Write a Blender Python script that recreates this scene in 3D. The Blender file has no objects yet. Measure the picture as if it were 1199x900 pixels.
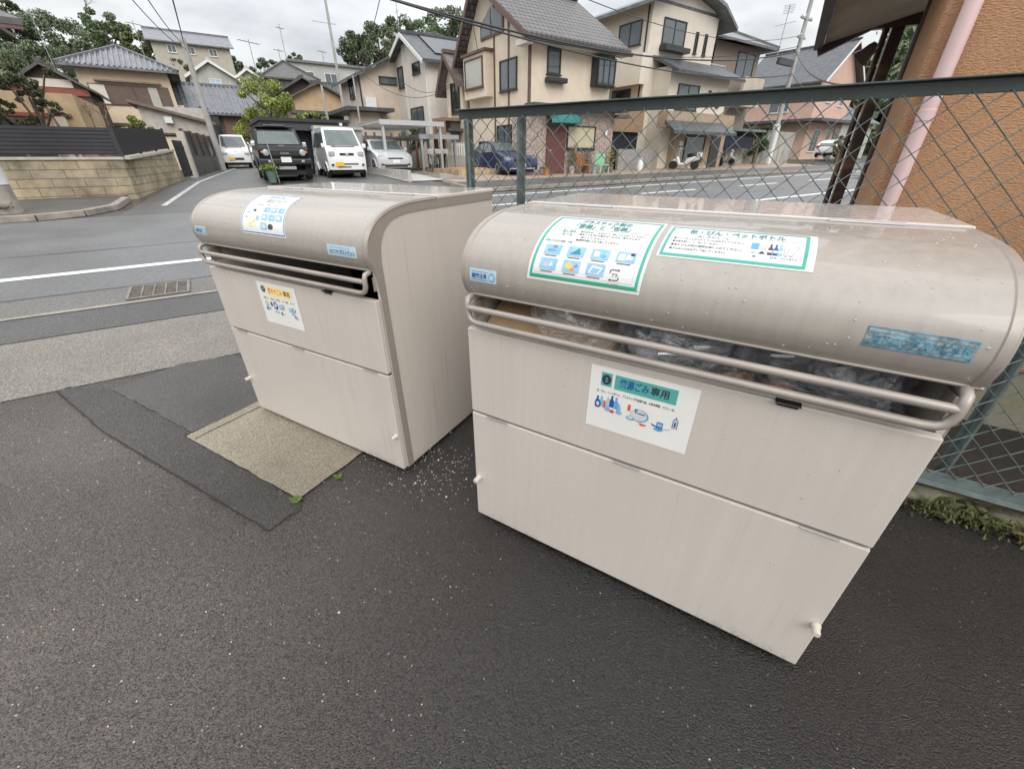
import bpy, bmesh, math, random
import numpy as np
from mathutils import Vector, Matrix, noise
random.seed(7); rng = np.random.default_rng(7)
PI = math.pi
SC = bpy.context.scene
COL = SC.collection
# ------------------------------------------------------------------ camera
CAMH = 1.5
PITCH = 29.6
cam = bpy.data.cameras.new('camera'); camo = bpy.data.objects.new('camera', cam); COL.objects.link(camo)
cam.sensor_width = 36.0; cam.lens = 36.0 * 470 / 1199; cam.clip_start = 0.02; cam.clip_end = 1500
camo.location = (0, 0, CAMH); camo.rotation_euler = (math.radians(90 - PITCH), 0, 0)
SC.camera = camo
# ------------------------------------------------------------------ sky and sun (overcast)
SUN_EL, SUN_AZ = math.radians(38), math.radians(162)   # hidden behind cloud, behind the photographer
W = bpy.data.worlds.new('World'); SC.world = W; W.use_nodes = True
nt = W.node_tree; nt.nodes.clear()
def N(t, **k):
    n = nt.nodes.new(t)
    for a, b in k.items(): setattr(n, a, b)
    return n
wo = N('ShaderNodeOutputWorld'); bg = N('ShaderNodeBackground'); bg.inputs[1].default_value = 0.12
sky = N('ShaderNodeTexSky', sky_type='NISHITA'); sky.sun_disc = False
sky.sun_elevation = SUN_EL; sky.sun_rotation = SUN_AZ; sky.air_density = 1.5; sky.dust_density = 3
tc = N('ShaderNodeTexCoord'); sep = N('ShaderNodeSeparateXYZ'); nt.links.new(tc.outputs['Generated'], sep.inputs[0])
mp = N('ShaderNodeMapping'); mp.inputs['Scale'].default_value = (1.0, 1.0, 2.6); nt.links.new(tc.outputs['Generated'], mp.inputs[0])
no = N('ShaderNodeTexNoise'); no.inputs['Scale'].default_value = 3.1; no.inputs['Detail'].default_value = 5; no.inputs['Roughness'].default_value = .5
nt.links.new(mp.outputs[0], no.inputs[0])
cr = N('ShaderNodeValToRGB'); cr.color_ramp.elements[0].position = .36; cr.color_ramp.elements[1].position = .62
cr.color_ramp.elements[0].color = (3.4, 3.55, 3.75, 1); cr.color_ramp.elements[1].color = (6.4, 6.45, 6.5, 1)
nt.links.new(no.outputs[0], cr.inputs[0])
# an overcast sky is about three times brighter overhead than at the horizon
rm = N('ShaderNodeMapRange'); rm.inputs[1].default_value = 0.12; rm.inputs[2].default_value = 0.85; rm.inputs[3].default_value = 1.0; rm.inputs[4].default_value = 2.7
nt.links.new(sep.outputs[2], rm.inputs[0])
mul = N('ShaderNodeVectorMath', operation='SCALE'); nt.links.new(cr.outputs[0], mul.inputs[0]); nt.links.new(rm.outputs[0], mul.inputs['Scale'])
mx = N('ShaderNodeMix', data_type='RGBA'); mx.inputs[0].default_value = .9
nt.links.new(sky.outputs[0], mx.inputs[6]); nt.links.new(mul.outputs[0], mx.inputs[7])
nt.links.new(mx.outputs[2], bg.inputs[0]); nt.links.new(bg.outputs[0], wo.inputs[0])
sl = bpy.data.lights.new('sun', 'SUN'); sl.energy = 1.1; sl.angle = math.radians(40); sl.color = (1, .97, .93)
so = bpy.data.objects.new('sun', sl); COL.objects.link(so)
so.rotation_euler = (math.radians(52), 0, math.radians(18))   # behind the camera, a little to the right
SC.view_settings.view_transform = 'Standard'; SC.view_settings.look = 'None'; SC.view_settings.gamma = 1
SC.view_settings.use_curve_mapping = False
SC.view_settings.exposure = 0.44
SC.cycles.max_bounces = 8; SC.cycles.transparent_max_bounces = 16
# ------------------------------------------------------------------ photo measurement helpers
F_, CX, CY = 470.0, 599.5, 450.0
sp_, cp_ = math.sin(math.radians(PITCH)), math.cos(math.radians(PITCH))
TH = math.radians(34)
RV = (math.cos(TH), math.sin(TH)); LV = (-math.sin(TH), math.cos(TH))     # along the street / away from it
def ray(x, y): return (x - CX, F_ * cp_ - (y - CY) * sp_, -F_ * sp_ - (y - CY) * cp_)
def at(x, y, v=None, Y=None, n=None, c=None):
    d = ray(x, y)
    if v is not None: k = v / (d[0] * LV[0] + d[1] * LV[1])
    elif Y is not None: k = Y / d[1]
    else: k = c / (d[0] * n[0] + d[1] * n[1])
    return Vector((d[0] * k, d[1] * k, CAMH + d[2] * k))
def UV(u, v): return (RV[0] * u + LV[0] * v, RV[1] * u + LV[1] * v)
def toUV(x, y): return (RV[0] * x + RV[1] * y, LV[0] * x + LV[1] * y)
def sst(a, b, x): t = min(1, max(0, (x - a) / (b - a))); return t * t * (3 - 2 * t)
def G(u, v):
    z = max(0, min(v, 20) - 5.6) * .0468 + max(0, v - 20) * .01 + .0086 * max(-12, min(u, 60)) * min(1, max(0, (v - 5.6) / 6.4))
    if v > 40:
        k = 1 - .85 * sst(8, 24, u); z += ((min(v, 52) - 40) * .14 + max(0, min(v, 95) - 52) * .2) * k
    return z
# ------------------------------------------------------------------ materials
MATS = {}
def mat(name, col, rough=.6, var=.12, scale=6, bump=0, bscale=40, metal=0, coat=0, spec=.5, streak=0, emit=0, col2=None, contrast=(.35, .65), alpha=1, detail=6):
    if name in MATS: return MATS[name]
    m = bpy.data.materials.new(name); m.use_nodes = True; t = m.node_tree; b = t.nodes['Principled BSDF']
    b.inputs['Roughness'].default_value = rough; b.inputs['Metallic'].default_value = metal
    b.inputs['Coat Weight'].default_value = coat; b.inputs['Coat Roughness'].default_value = .08
    b.inputs['Specular IOR Level'].default_value = spec
    if alpha < 1: b.inputs['Alpha'].default_value = alpha
    if emit: b.inputs['Emission Color'].default_value = (*col, 1); b.inputs['Emission Strength'].default_value = emit
    c = t.nodes.new('ShaderNodeTexCoord')
    if var or col2:
        n = t.nodes.new('ShaderNodeTexNoise'); n.inputs['Scale'].default_value = scale; n.inputs['Detail'].default_value = detail; n.inputs['Roughness'].default_value = .6
        src = c.outputs['Object']
        if streak:
            mm = t.nodes.new('ShaderNodeMapping'); mm.inputs['Scale'].default_value = (1, 1, streak); t.links.new(src, mm.inputs[0]); src = mm.outputs[0]
        t.links.new(src, n.inputs[0])
        r = t.nodes.new('ShaderNodeValToRGB'); r.color_ramp.elements[0].position = contrast[0]; r.color_ramp.elements[1].position = contrast[1]
        a = tuple(x * (1 - var) for x in col); z = col2 or tuple(min(1, x * (1 + var)) for x in col)
        r.color_ramp.elements[0].color = (*a, 1); r.color_ramp.elements[1].color = (*z, 1)
        t.links.new(n.outputs[0], r.inputs[0]); t.links.new(r.outputs[0], b.inputs['Base Color'])
    else: b.inputs['Base Color'].default_value = (*col, 1)
    if bump:
        n2 = t.nodes.new('ShaderNodeTexNoise'); n2.inputs['Scale'].default_value = bscale; n2.inputs['Detail'].default_value = 4
        bp = t.nodes.new('ShaderNodeBump'); bp.inputs['Strength'].default_value = bump; bp.inputs['Distance'].default_value = .01
        t.links.new(c.outputs['Object'], n2.inputs[0]); t.links.new(n2.outputs[0], bp.inputs['Height']); t.links.new(bp.outputs[0], b.inputs['Normal'])
    MATS[name] = m; return m
def asphalt(name, col, stone, amt, rough, wet=.5, bs=.5, scale=170, patch=.3, lo=.55, hi=1.6, sheen_ramp=False):
    m = bpy.data.materials.new(name); m.use_nodes = True; t = m.node_tree; b = t.nodes['Principled BSDF']; L = t.links.new
    c = t.nodes.new('ShaderNodeTexCoord')
    vo = t.nodes.new('ShaderNodeTexVoronoi'); vo.inputs['Scale'].default_value = scale; L(c.outputs['Object'], vo.inputs[0])
    vo2 = t.nodes.new('ShaderNodeTexVoronoi'); vo2.inputs['Scale'].default_value = scale * .45; L(c.outputs['Object'], vo2.inputs[0])
    nb = t.nodes.new('ShaderNodeTexNoise'); nb.inputs['Scale'].default_value = .9; nb.inputs['Detail'].default_value = 6; L(c.outputs['Object'], nb.inputs[0])
    sepc = t.nodes.new('ShaderNodeSeparateColor'); L(vo.outputs['Color'], sepc.inputs[0])
    sep2 = t.nodes.new('ShaderNodeSeparateColor'); L(vo2.outputs['Color'], sep2.inputs[0])
    r = t.nodes.new('ShaderNodeValToRGB'); e = r.color_ramp.elements
    e[0].position = 0; e[0].color = (*[x * lo for x in col], 1); e[1].position = 1; e[1].color = (*[min(.6, x * hi) for x in col], 1)
    L(sepc.outputs[0], r.inputs[0])
    r2 = t.nodes.new('ShaderNodeValToRGB'); r2.color_ramp.elements[0].position = 1 - amt; r2.color_ramp.elements[1].position = 1 - amt + .012
    r2.color_ramp.elements[0].color = (0, 0, 0, 1); L(sep2.outputs[1], r2.inputs[0])
    # only the centre of a chosen cell is a pale stone
    r3 = t.nodes.new('ShaderNodeMapRange'); r3.inputs[1].default_value = .28; r3.inputs[2].default_value = .34; r3.inputs[3].default_value = 1; r3.inputs[4].default_value = 0; L(vo2.outputs['Distance'], r3.inputs[0])
    mu = t.nodes.new('ShaderNodeMath'); mu.operation = 'MULTIPLY'; L(r2.outputs[0], mu.inputs[0]); L(r3.outputs[0], mu.inputs[1])
    mxn = t.nodes.new('ShaderNodeMix'); mxn.data_type = 'RGBA'; L(mu.outputs[0], mxn.inputs[0]); L(r.outputs[0], mxn.inputs[6]); mxn.inputs[7].default_value = (*stone, 1)
    pm = t.nodes.new('ShaderNodeMapRange'); pm.inputs[1].default_value = .3; pm.inputs[2].default_value = .7; pm.inputs[3].default_value = 1 - patch; pm.inputs[4].default_value = 1 + patch; L(nb.outputs[0], pm.inputs[0])
    if sheen_ramp:  # lighter left, darker right: sky sheen and its blocking painted into base colour
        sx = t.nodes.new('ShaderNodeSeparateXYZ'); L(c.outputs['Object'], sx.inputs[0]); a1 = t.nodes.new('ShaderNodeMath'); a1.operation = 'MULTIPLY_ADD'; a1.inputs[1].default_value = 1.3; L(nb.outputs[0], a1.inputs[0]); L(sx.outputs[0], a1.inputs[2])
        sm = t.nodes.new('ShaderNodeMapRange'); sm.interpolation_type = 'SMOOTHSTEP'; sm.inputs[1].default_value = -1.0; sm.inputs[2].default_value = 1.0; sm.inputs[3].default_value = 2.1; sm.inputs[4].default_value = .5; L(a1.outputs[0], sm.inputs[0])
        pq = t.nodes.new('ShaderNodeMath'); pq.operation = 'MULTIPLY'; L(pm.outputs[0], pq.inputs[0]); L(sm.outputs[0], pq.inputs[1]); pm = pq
    sc = t.nodes.new('ShaderNodeVectorMath'); sc.operation = 'SCALE'; L(mxn.outputs[2], sc.inputs[0]); L(pm.outputs[0], sc.inputs['Scale']); L(sc.outputs[0], b.inputs['Base Color'])
    rr = t.nodes.new('ShaderNodeMapRange'); rr.inputs[1].default_value = .35; rr.inputs[2].default_value = .65; rr.inputs[3].default_value = rough - .12 * wet; rr.inputs[4].default_value = rough + .14 * wet; L(nb.outputs[0], rr.inputs[0]); L(rr.outputs[0], b.inputs['Roughness'])
    bp = t.nodes.new('ShaderNodeBump'); bp.inputs['Strength'].default_value = bs; bp.inputs['Distance'].default_value = .004
    L(vo.outputs['Distance'], bp.inputs['Height']); bp.invert = True
    nz = t.nodes.new('ShaderNodeTexNoise'); nz.inputs['Scale'].default_value = 120; nz.inputs['Detail'].default_value = 3; L(c.outputs['Object'], nz.inputs[0])
    b2 = t.nodes.new('ShaderNodeBump'); b2.inputs['Strength'].default_value = bs * .6; b2.inputs['Distance'].default_value = .006; L(nz.outputs[0], b2.inputs['Height']); L(bp.outputs[0], b2.inputs['Normal']); L(b2.outputs[0], b.inputs['Normal'])
    return m
def steel(name, col, rough, metal, streaks, coat, bmp=.12, dirt=False):
    """painted sheet steel with rain streaks"""
    m = bpy.data.materials.new(name); m.use_nodes = True; t = m.node_tree; b = t.nodes['Principled BSDF']; L = t.links.new
    c = t.nodes.new('ShaderNodeTexCoord'); mm = t.nodes.new('ShaderNodeMapping'); mm.inputs['Scale'].default_value = (38, 38, 1.6); L(c.outputs['Object'], mm.inputs[0])
    n = t.nodes.new('ShaderNodeTexNoise'); n.inputs['Scale'].default_value = 1; n.inputs['Detail'].default_value = 5; L(mm.outputs[0], n.inputs[0])
    n3 = t.nodes.new('ShaderNodeTexNoise'); n3.inputs['Scale'].default_value = 2.2; n3.inputs['Detail'].default_value = 6; L(c.outputs['Object'], n3.inputs[0])
    ad = t.nodes.new('ShaderNodeMath'); ad.operation = 'MULTIPLY'; L(n.outputs[0], ad.inputs[0]); L(n3.outputs[0], ad.inputs[1])
    r = t.nodes.new('ShaderNodeValToRGB'); r.color_ramp.elements[0].position = .1; r.color_ramp.elements[1].position = .36
    r.color_ramp.elements[0].color = (*[x * (1 - streaks) for x in col], 1); r.color_ramp.elements[1].color = (*col, 1); L(ad.outputs[0], r.inputs[0])
    n2 = t.nodes.new('ShaderNodeTexNoise'); n2.inputs['Scale'].default_value = 140; n2.inputs['Detail'].default_value = 2; L(c.outputs['Object'], n2.inputs[0])
    r2 = t.nodes.new('ShaderNodeValToRGB'); r2.color_ramp.elements[0].position = .27; r2.color_ramp.elements[1].position = .29
    r2.color_ramp.elements[0].color = (1, 1, 1, 1); r2.color_ramp.elements[1].color = (0, 0, 0, 1); L(n2.outputs[0], r2.inputs[0])
    mxn = t.nodes.new('ShaderNodeMix'); mxn.data_type = 'RGBA'; L(r2.outputs[0], mxn.inputs[0]); L(r.outputs[0], mxn.inputs[6]); mxn.inputs[7].default_value = (*[x * .72 for x in col], 1)
    L(mxn.outputs[2], b.inputs['Base Color'])
    if dirt:   # splashed dirt flecks low on the panel
        sx = t.nodes.new('ShaderNodeSeparateXYZ'); L(c.outputs['Object'], sx.inputs[0]); zr = t.nodes.new('ShaderNodeMapRange'); zr.inputs[1].default_value = .03; zr.inputs[2].default_value = .17; zr.inputs[3].default_value = .62; zr.inputs[4].default_value = .28; L(sx.outputs[2], zr.inputs[0])
        n5 = t.nodes.new('ShaderNodeTexNoise'); n5.inputs['Scale'].default_value = 75; n5.inputs['Detail'].default_value = 6; n5.inputs['Roughness'].default_value = .75; L(c.outputs['Object'], n5.inputs[0])
        n6 = t.nodes.new('ShaderNodeMath'); n6.operation = 'MULTIPLY'; L(n5.outputs[0], n6.inputs[0]); L(n3.outputs[0], n6.inputs[1]); n7 = t.nodes.new('ShaderNodeMath'); n7.operation = 'MULTIPLY'; n7.inputs[1].default_value = 2.0; L(n6.outputs[0], n7.inputs[0])
        lt_ = t.nodes.new('ShaderNodeMath'); lt_.operation = 'SUBTRACT'; L(zr.outputs[0], lt_.inputs[0]); L(n7.outputs[0], lt_.inputs[1]); m9 = t.nodes.new('ShaderNodeMapRange'); m9.inputs[1].default_value = .09; m9.inputs[2].default_value = .26; m9.inputs[3].default_value = 0; m9.inputs[4].default_value = .42; L(lt_.outputs[0], m9.inputs[0])
        mz = t.nodes.new('ShaderNodeMix'); mz.data_type = 'RGBA'; L(m9.outputs[0], mz.inputs[0]); L(mxn.outputs[2], mz.inputs[6]); mz.inputs[7].default_value = (.13, .11, .09, 1); L(mz.outputs[2], b.inputs['Base Color'])
    rr = t.nodes.new('ShaderNodeMapRange'); rr.inputs[1].default_value = .3; rr.inputs[2].default_value = .7; rr.inputs[3].default_value = max(.03, rough - .08); rr.inputs[4].default_value = rough + .1; L(n.outputs[0], rr.inputs[0]); L(rr.outputs[0], b.inputs['Roughness'])
    b.inputs['Metallic'].default_value = metal; b.inputs['Coat Weight'].default_value = coat; b.inputs['Coat Roughness'].default_value = .06
    bp = t.nodes.new('ShaderNodeBump'); bp.inputs['Strength'].default_value = bmp; bp.inputs['Distance'].default_value = .004; L(n3.outputs[0], bp.inputs['Height']); L(bp.outputs[0], b.inputs['Normal'])
    L(bp.outputs[0], b.inputs['Coat Normal'])
    return m
M_PANEL = steel('painted_steel', (.555, .505, .452), .34, 0, .07, .2, .12, True)
M_TOP = steel('wet_top_steel', (.62, .56, .52), .16, 0, .06, .6, .02)
M_LID = steel('taupe_steel', (.34, .305, .268), .40, .0, .14, .5)
M_RIM = steel('taupe_rim', (.34, .30, .26), .4, .2, .1, .2)
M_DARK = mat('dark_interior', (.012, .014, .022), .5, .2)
M_BLACKP = mat('black_plastic', (.02, .02, .02), .4, .1)
M_PIPE = mat('rail_steel', (.33, .29, .255), .36, .08, metal=.15, coat=.35)
M_PEG = mat('beige_plastic', (.56, .50, .43), .4, .05)
M_WHITE = mat('paper_white', (.60, .60, .58), .45, .03, coat=.1)
M_GREEN = mat('print_green', (.015, .33, .25), .35, .05, coat=.3)
M_GREEN2 = mat('print_dark_green', (.02, .25, .10), .35, .05, coat=.3)
M_TEAL = mat('print_teal', (.09, .36, .33), .4, .05)
M_TXT = mat('print_black', (.03, .035, .04), .5, 0)
M_TXTG = mat('print_teal_text', (.01, .20, .20), .5, 0)
M_BLUE = mat('print_blue', (.015, .09, .30), .5, .1)
M_LBLUE = mat('print_light_blue', (.22, .42, .62), .5, .12, scale=60)
M_MBLUE = mat('print_mid_blue', (.10, .33, .58), .5, .2, scale=60)
M_ORANGE = mat('print_orange', (.75, .22, .05), .5, .05)
M_YELL = mat('print_yellow', (.85, .70, .32), .5, .05)
M_RED = mat('print_red', (.7, .07, .06), .5, .05)
M_GREY = mat('print_grey', (.45, .47, .5), .5, .1)
M_STICK = mat('sticker_blue', (.42, .56, .62), .35, .06)
M_FADED = mat('faded_blue', (.07, .24, .36), .4, .35, scale=50, contrast=(.42, .58))
M_LGLASS = mat('window_glass', (.10, .12, .13), .06, .1, spec=.8)
M_DGLASS = mat('dark_glass', (.025, .03, .033), .05, .1, spec=.8)
M_CURT = mat('curtain_glass', (.42, .41, .36), .12, .06, spec=.7)
M_ALU = mat('aluminium', (.55, .57, .58), .35, .05, metal=.6)
M_FRDK = mat('frame_dark', (.03, .03, .032), .4, .1)
M_FRBR = mat('frame_brown', (.10, .055, .04), .45, .1)
M_FRWH = mat('frame_white', (.7, .7, .68), .4, .05)
M_CONC = mat('concrete', (.33, .32, .30), .75, .2, 3, .4, 60)
M_BLOCKW = mat('cream_wall', (.70, .60, .47), .75, .06, 2.5, .25, 90)
M_TREE = mat('bark', (.13, .10, .08), .85, .3, 12, .6, 30)
# ------------------------------------------------------------------ mesh builder
class MB:
    def __init__(s): s.v = []; s.f = []; s.m = []
    def add(s, vs, fs, mi=0):
        o = len(s.v); s.v += [tuple(p) for p in vs]; s.f += [tuple(i + o for i in f) for f in fs]; s.m += [mi] * len(fs); return s
    def box(s, x0, y0, z0, x1, y1, z1, mi=0):
        return s.add([(x0, y0, z0), (x1, y0, z0), (x1, y1, z0), (x0, y1, z0), (x0, y0, z1), (x1, y0, z1), (x1, y1, z1), (x0, y1, z1)],
                     [(3, 2, 1, 0), (4, 5, 6, 7), (0, 1, 5, 4), (1, 2, 6, 5), (2, 3, 7, 6), (3, 0, 4, 7)], mi)
    def bar(s, p, q, w, hgt, mi=0, up=(0, 0, 1)):
        p, q = Vector(p), Vector(q); d = (q - p).normalized(); a = d.cross(Vector(up))
        if a.length < 1e-4: a = d.cross(Vector((1, 0, 0)))
        a.normalize(); b = a.cross(d).normalized(); a *= w / 2; b *= hgt / 2
        return s.add([p - a - b, p + a - b, p + a + b, p - a + b, q - a - b, q + a - b, q + a + b, q - a + b],
                     [(3, 2, 1, 0), (4, 5, 6, 7), (0, 1, 5, 4), (1, 2, 6, 5), (2, 3, 7, 6), (3, 0, 4, 7)], mi)
    def tube(s, pts, r, n=8, mi=0, closed=False, cap=True):
        P = [Vector(p) for p in pts]; k = len(P); vs = []; fs = []
        rr = r if isinstance(r, (list, tuple)) else [r] * k; prev = None
        for i in range(k):
            if closed: d = P[(i + 1) % k] - P[i - 1]
            else: d = P[min(i + 1, k - 1)] - P[max(i - 1, 0)]
            d.normalize()
            if prev is None:
                a = d.cross(Vector((0, 0, 1)));
                if a.length < 1e-3: a = d.cross(Vector((1, 0, 0)))
            else: a = prev - d * prev.dot(d)
            a.normalize(); prev = a; b = d.cross(a)
            for j in range(n):
                t = 2 * PI * j / n; vs.append(P[i] + (a * math.cos(t) + b * math.sin(t)) * rr[i])
        for i in range(k if closed else k - 1):
            i2 = (i + 1) % k
            for j in range(n):
                j2 = (j + 1) % n; fs.append((i * n + j, i * n + j2, i2 * n + j2, i2 * n + j))
        if cap and not closed: fs += [tuple(range(n))[::-1], tuple((k - 1) * n + j for j in range(n))]
        return s.add(vs, fs, mi)
    def lathe(s, prof, c=(0, 0, 0), n=12, mi=0, axis='z'):
        vs = []; fs = []
        for r, z in prof:
            for j in range(n):
                t = 2 * PI * j / n; x, y = r * math.cos(t), r * math.sin(t)
                p = {'z': (x, y, z), 'y': (x, z, y), 'x': (z, x, y)}[axis]; vs.append((p[0] + c[0], p[1] + c[1], p[2] + c[2]))
        for i in range(len(prof) - 1):
            for j in range(n): j2 = (j + 1) % n; fs.append((i * n + j, i * n + j2, (i + 1) * n + j2, (i + 1) * n + j))
        fs += [tuple(range(n))[::-1], tuple((len(prof) - 1) * n + j for j in range(n))]
        return s.add(vs, fs, mi)
    def grid(s, fn, nu, nv, mi=0, flip=False):
        vs = [fn(i / nu, j / nv) for j in range(nv + 1) for i in range(nu + 1)]; fs = []
        for j in range(nv):
            for i in range(nu):
                a = j * (nu + 1) + i; q = (a, a + 1, a + nu + 2, a + nu + 1); fs.append(q[::-1] if flip else q)
        return s.add(vs, fs, mi)
    def prism(s, poly, fn0, fn1, mi=0):
        n = len(poly); vs = [fn0(*p) for p in poly] + [fn1(*p) for p in poly]
        fs = [tuple(range(n))[::-1], tuple(range(n, 2 * n))] + [(i, (i + 1) % n, n + (i + 1) % n, n + i) for i in range(n)]
        return s.add(vs, fs, mi)
    def build(s, name, mats, parent=None, smooth=0, bevel=0, seg=2):
        me = bpy.data.meshes.new(name); me.from_pydata(s.v, [], s.f)
        mats = mats if isinstance(mats, (list, tuple)) else [mats]
        for m in mats: me.materials.append(m)
        me.polygons.foreach_set('material_index', s.m); me.update()
        o = bpy.data.objects.new(name, me); COL.objects.link(o)
        if smooth:
            me.polygons.foreach_set('use_smooth', [True] * len(me.polygons))
            if smooth < 180: me.set_sharp_from_angle(angle=math.radians(smooth))
        if bevel:
            b = o.modifiers.new('bevel', 'BEVEL'); b.width = bevel; b.segments = seg; b.limit_method = 'ANGLE'; b.angle_limit = math.radians(40)
        if parent: o.parent = parent
        return o
def tag(o, label=None, cat=None, group=None, kind=None):
    if label: o['label'] = label
    if cat: o['category'] = cat
    if group: o['group'] = group
    if kind: o['kind'] = kind
    return o
def thing(name, label, cat, loc=(0, 0, 0), rz=0, group=None):
    o = bpy.data.objects.new(name, None); COL.objects.link(o); o.location = loc; o.rotation_euler = (0, 0, rz); o.empty_display_size = .2
    return tag(o, label, cat, group)
def copy_tree(o, parent=None):
    c = o.copy(); COL.objects.link(c)
    if parent: c.parent = parent
    for ch in list(o.children): copy_tree(ch, c)
    return c
FONT_CACHE = {}
def text_geo(body, size, align='LEFT', bold=0.0):
    cu = bpy.data.curves.new('lettering', 'FONT'); cu.body = body; cu.size = size; cu.align_x = align; cu.resolution_u = 3; cu.offset = bold
    ob = bpy.data.objects.new('lettering', cu); COL.objects.link(ob)
    dg = bpy.context.evaluated_depsgraph_get(); dg.update(); me = bpy.data.meshes.new_from_object(ob.evaluated_get(dg))
    bm = bmesh.new(); bm.from_mesh(me); bmesh.ops.triangulate(bm, faces=bm.faces[:])
    for _ in range(3):
        es = [e for e in bm.edges if e.calc_length() > .007]
        if not es or size < .014: break
        bmesh.ops.subdivide_edges(bm, edges=es, cuts=1); bmesh.ops.triangulate(bm, faces=bm.faces[:])
    bm.verts.index_update(); v = [tuple(p.co) for p in bm.verts]; f = [tuple(q.index for q in p.verts) for p in bm.faces]; bm.free()
    bpy.data.objects.remove(ob); bpy.data.curves.remove(cu); bpy.data.meshes.remove(me)
    return v, f
class Sheet:
    """a printed sheet: builds flat print (a = across, b = up) and maps it with fn(a, b, lift) onto its surface"""
    def __init__(s, fn): s.fn = fn; s.lay = {}
    def rect(s, a0, b0, a1, b1, m, lift, nu=2, nv=2):
        mb = s.lay.setdefault(m.name, (MB(), m))[0]
        mb.grid(lambda i, j: s.fn(a0 + (a1 - a0) * i, b0 + (b1 - b0) * j, lift), nu, nv)
    def poly(s, pts, m, lift):
        mb = s.lay.setdefault(m.name, (MB(), m))[0]; mb.add([s.fn(a, b, lift) for a, b in pts], [tuple(range(len(pts)))])
    def disc(s, a, b, ra, rb, m, lift, n=14): s.poly([(a + ra * math.cos(2 * PI * i / n), b + rb * math.sin(2 * PI * i / n)) for i in range(n)], m, lift)
    def text(s, body, a, b, size, m, lift, width=None, align='LEFT', sy=1):
        v, f = text_geo(body, size, align, size * (.022 if size > .013 else .012))
        if not v: return
        k = 1
        if width:
            xs = [p[0] for p in v]; k = width / max(1e-6, max(xs) - min(xs)); 
        mb = s.lay.setdefault(m.name, (MB(), m))[0]; mb.add([s.fn(a + p[0] * k, b + p[1] * sy, lift) for p in v], f)
    def build(s, parent, label=None):
        items = list(s.lay.values()); base = items[0][0].build('notice_sheet', items[0][1], parent)
        if label: base['label'] = label
        nm = {'print_black': 'lettering', 'print_teal_text': 'lettering', 'print_green': 'border'}
        for mb, m in items[1:]: mb.build(nm.get(m.name, 'printing'), m, base)
        return base
# ------------------------------------------------------------------ ground
def sheet(name, u0, u1, vs, m, off, kind='structure', du=2.0, thick=0):
    nu = max(1, int(math.ceil((u1 - u0) / du))); us = [u0 + (u1 - u0) * i / nu for i in range(nu + 1)]
    vs = sorted(vs); cuts = [x for x in (5.6, 12.0, 20.0, 40.0) if vs[0] < x < vs[-1]]; vs = sorted(set(vs + cuts))
    mb = MB(); n = len(us)
    vv = [(*UV(u, v), G(u, v) + off) for v in vs for u in us]
    mb.add(vv, [(j * n + i, j * n + i + 1, (j + 1) * n + i + 1, (j + 1) * n + i) for j in range(len(vs) - 1) for i in range(n - 1)])
    if thick:
        ring = [i for i in range(n)] + [j * n + n - 1 for j in range(1, len(vs))] + [(len(vs) - 1) * n + i for i in range(n - 2, -1, -1)] + [j * n for j in range(len(vs) - 2, 0, -1)]
        k = len(ring); mb.add([vv[i] for i in ring] + [(vv[i][0], vv[i][1], vv[i][2] - thick) for i in ring], [(i + k, (i + 1) % k + k, (i + 1) % k, i) for i in range(k)])
    o = mb.build(name, m); tag(o, kind=kind); return o
def poly_sheet(name, pts, m, off, kind='structure', jit=0):
    if jit:
        R = random.Random(len(name)); out = []
        for i, p in enumerate(pts):
            q = pts[(i + 1) % len(pts)]; L_ = math.dist(p, q); n = max(2, int(L_ / .025)); nx, ny = -(q[1] - p[1]) / L_, (q[0] - p[0]) / L_
            for k in range(n): j = (noise.noise(Vector((k * .22 + i * 7, i * 3.1, 1))) * 1.6 + R.gauss(0, .22)) * jit if k else 0; out.append((p[0] + (q[0] - p[0]) * k / n + nx * j, p[1] + (q[1] - p[1]) * k / n + ny * j))
        pts = out
    mb = MB(); mb.add([(p[0], p[1], G(*toUV(p[0], p[1])) + off) for p in pts], [tuple(range(len(pts)))]); o = mb.build(name, m); return tag(o, kind=kind)
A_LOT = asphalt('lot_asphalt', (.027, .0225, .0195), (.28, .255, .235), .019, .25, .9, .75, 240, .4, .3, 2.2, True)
A_NEW = asphalt('patch_asphalt', (.040, .035, .031), (.28, .26, .24), .02, .36, .6, .9, 210, .35, .3, 2.2)
A_OLD = asphalt('worn_asphalt', (.165, .148, .127), (.28, .26, .25), .06, .55, .4, .6, 120, .2)
A_ROAD = asphalt('road_asphalt', (.11, .11, .11), (.22, .22, .22), .05, .42, .5, .5, 110, .18)
A_BAND = asphalt('band_asphalt', (.062, .060, .058), (.2, .2, .19), .06, .5, .4, .6, 120, .2)
A_PAVE = asphalt('pavement_asphalt', (.085, .083, .08), (.2, .2, .2), .04, .45, .5, .4, 110, .2)
A_SLAB = asphalt('slab_concrete', (.245, .208, .155), (.40, .36, .30), .08, .58, .4, .4, 240, .34, .55, 1.5)
M_EARTH = mat('hill_undergrowth', (.06, .06, .035), .9, .35, .8, .5, 8, col2=(.045, .065, .025))
M_PAINT = mat('road_paint', (.70, .70, .68), .5, .12, 12)
M_GUT = asphalt('gutter_concrete', (.12, .113, .105), (.26, .25, .23), .08, .6, .3, .5, 120, .2)
M_KERB = mat('kerb_concrete', (.27, .24, .205), .7, .25, 4, .3, 60)
vs_ = [-160, -60, -20, -8, 0, 2, 4, 8, 14, 20, 26, 30, 36, 42, 48, 56, 64, 72, 80, 90, 110, 140, 200, 320]
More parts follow.
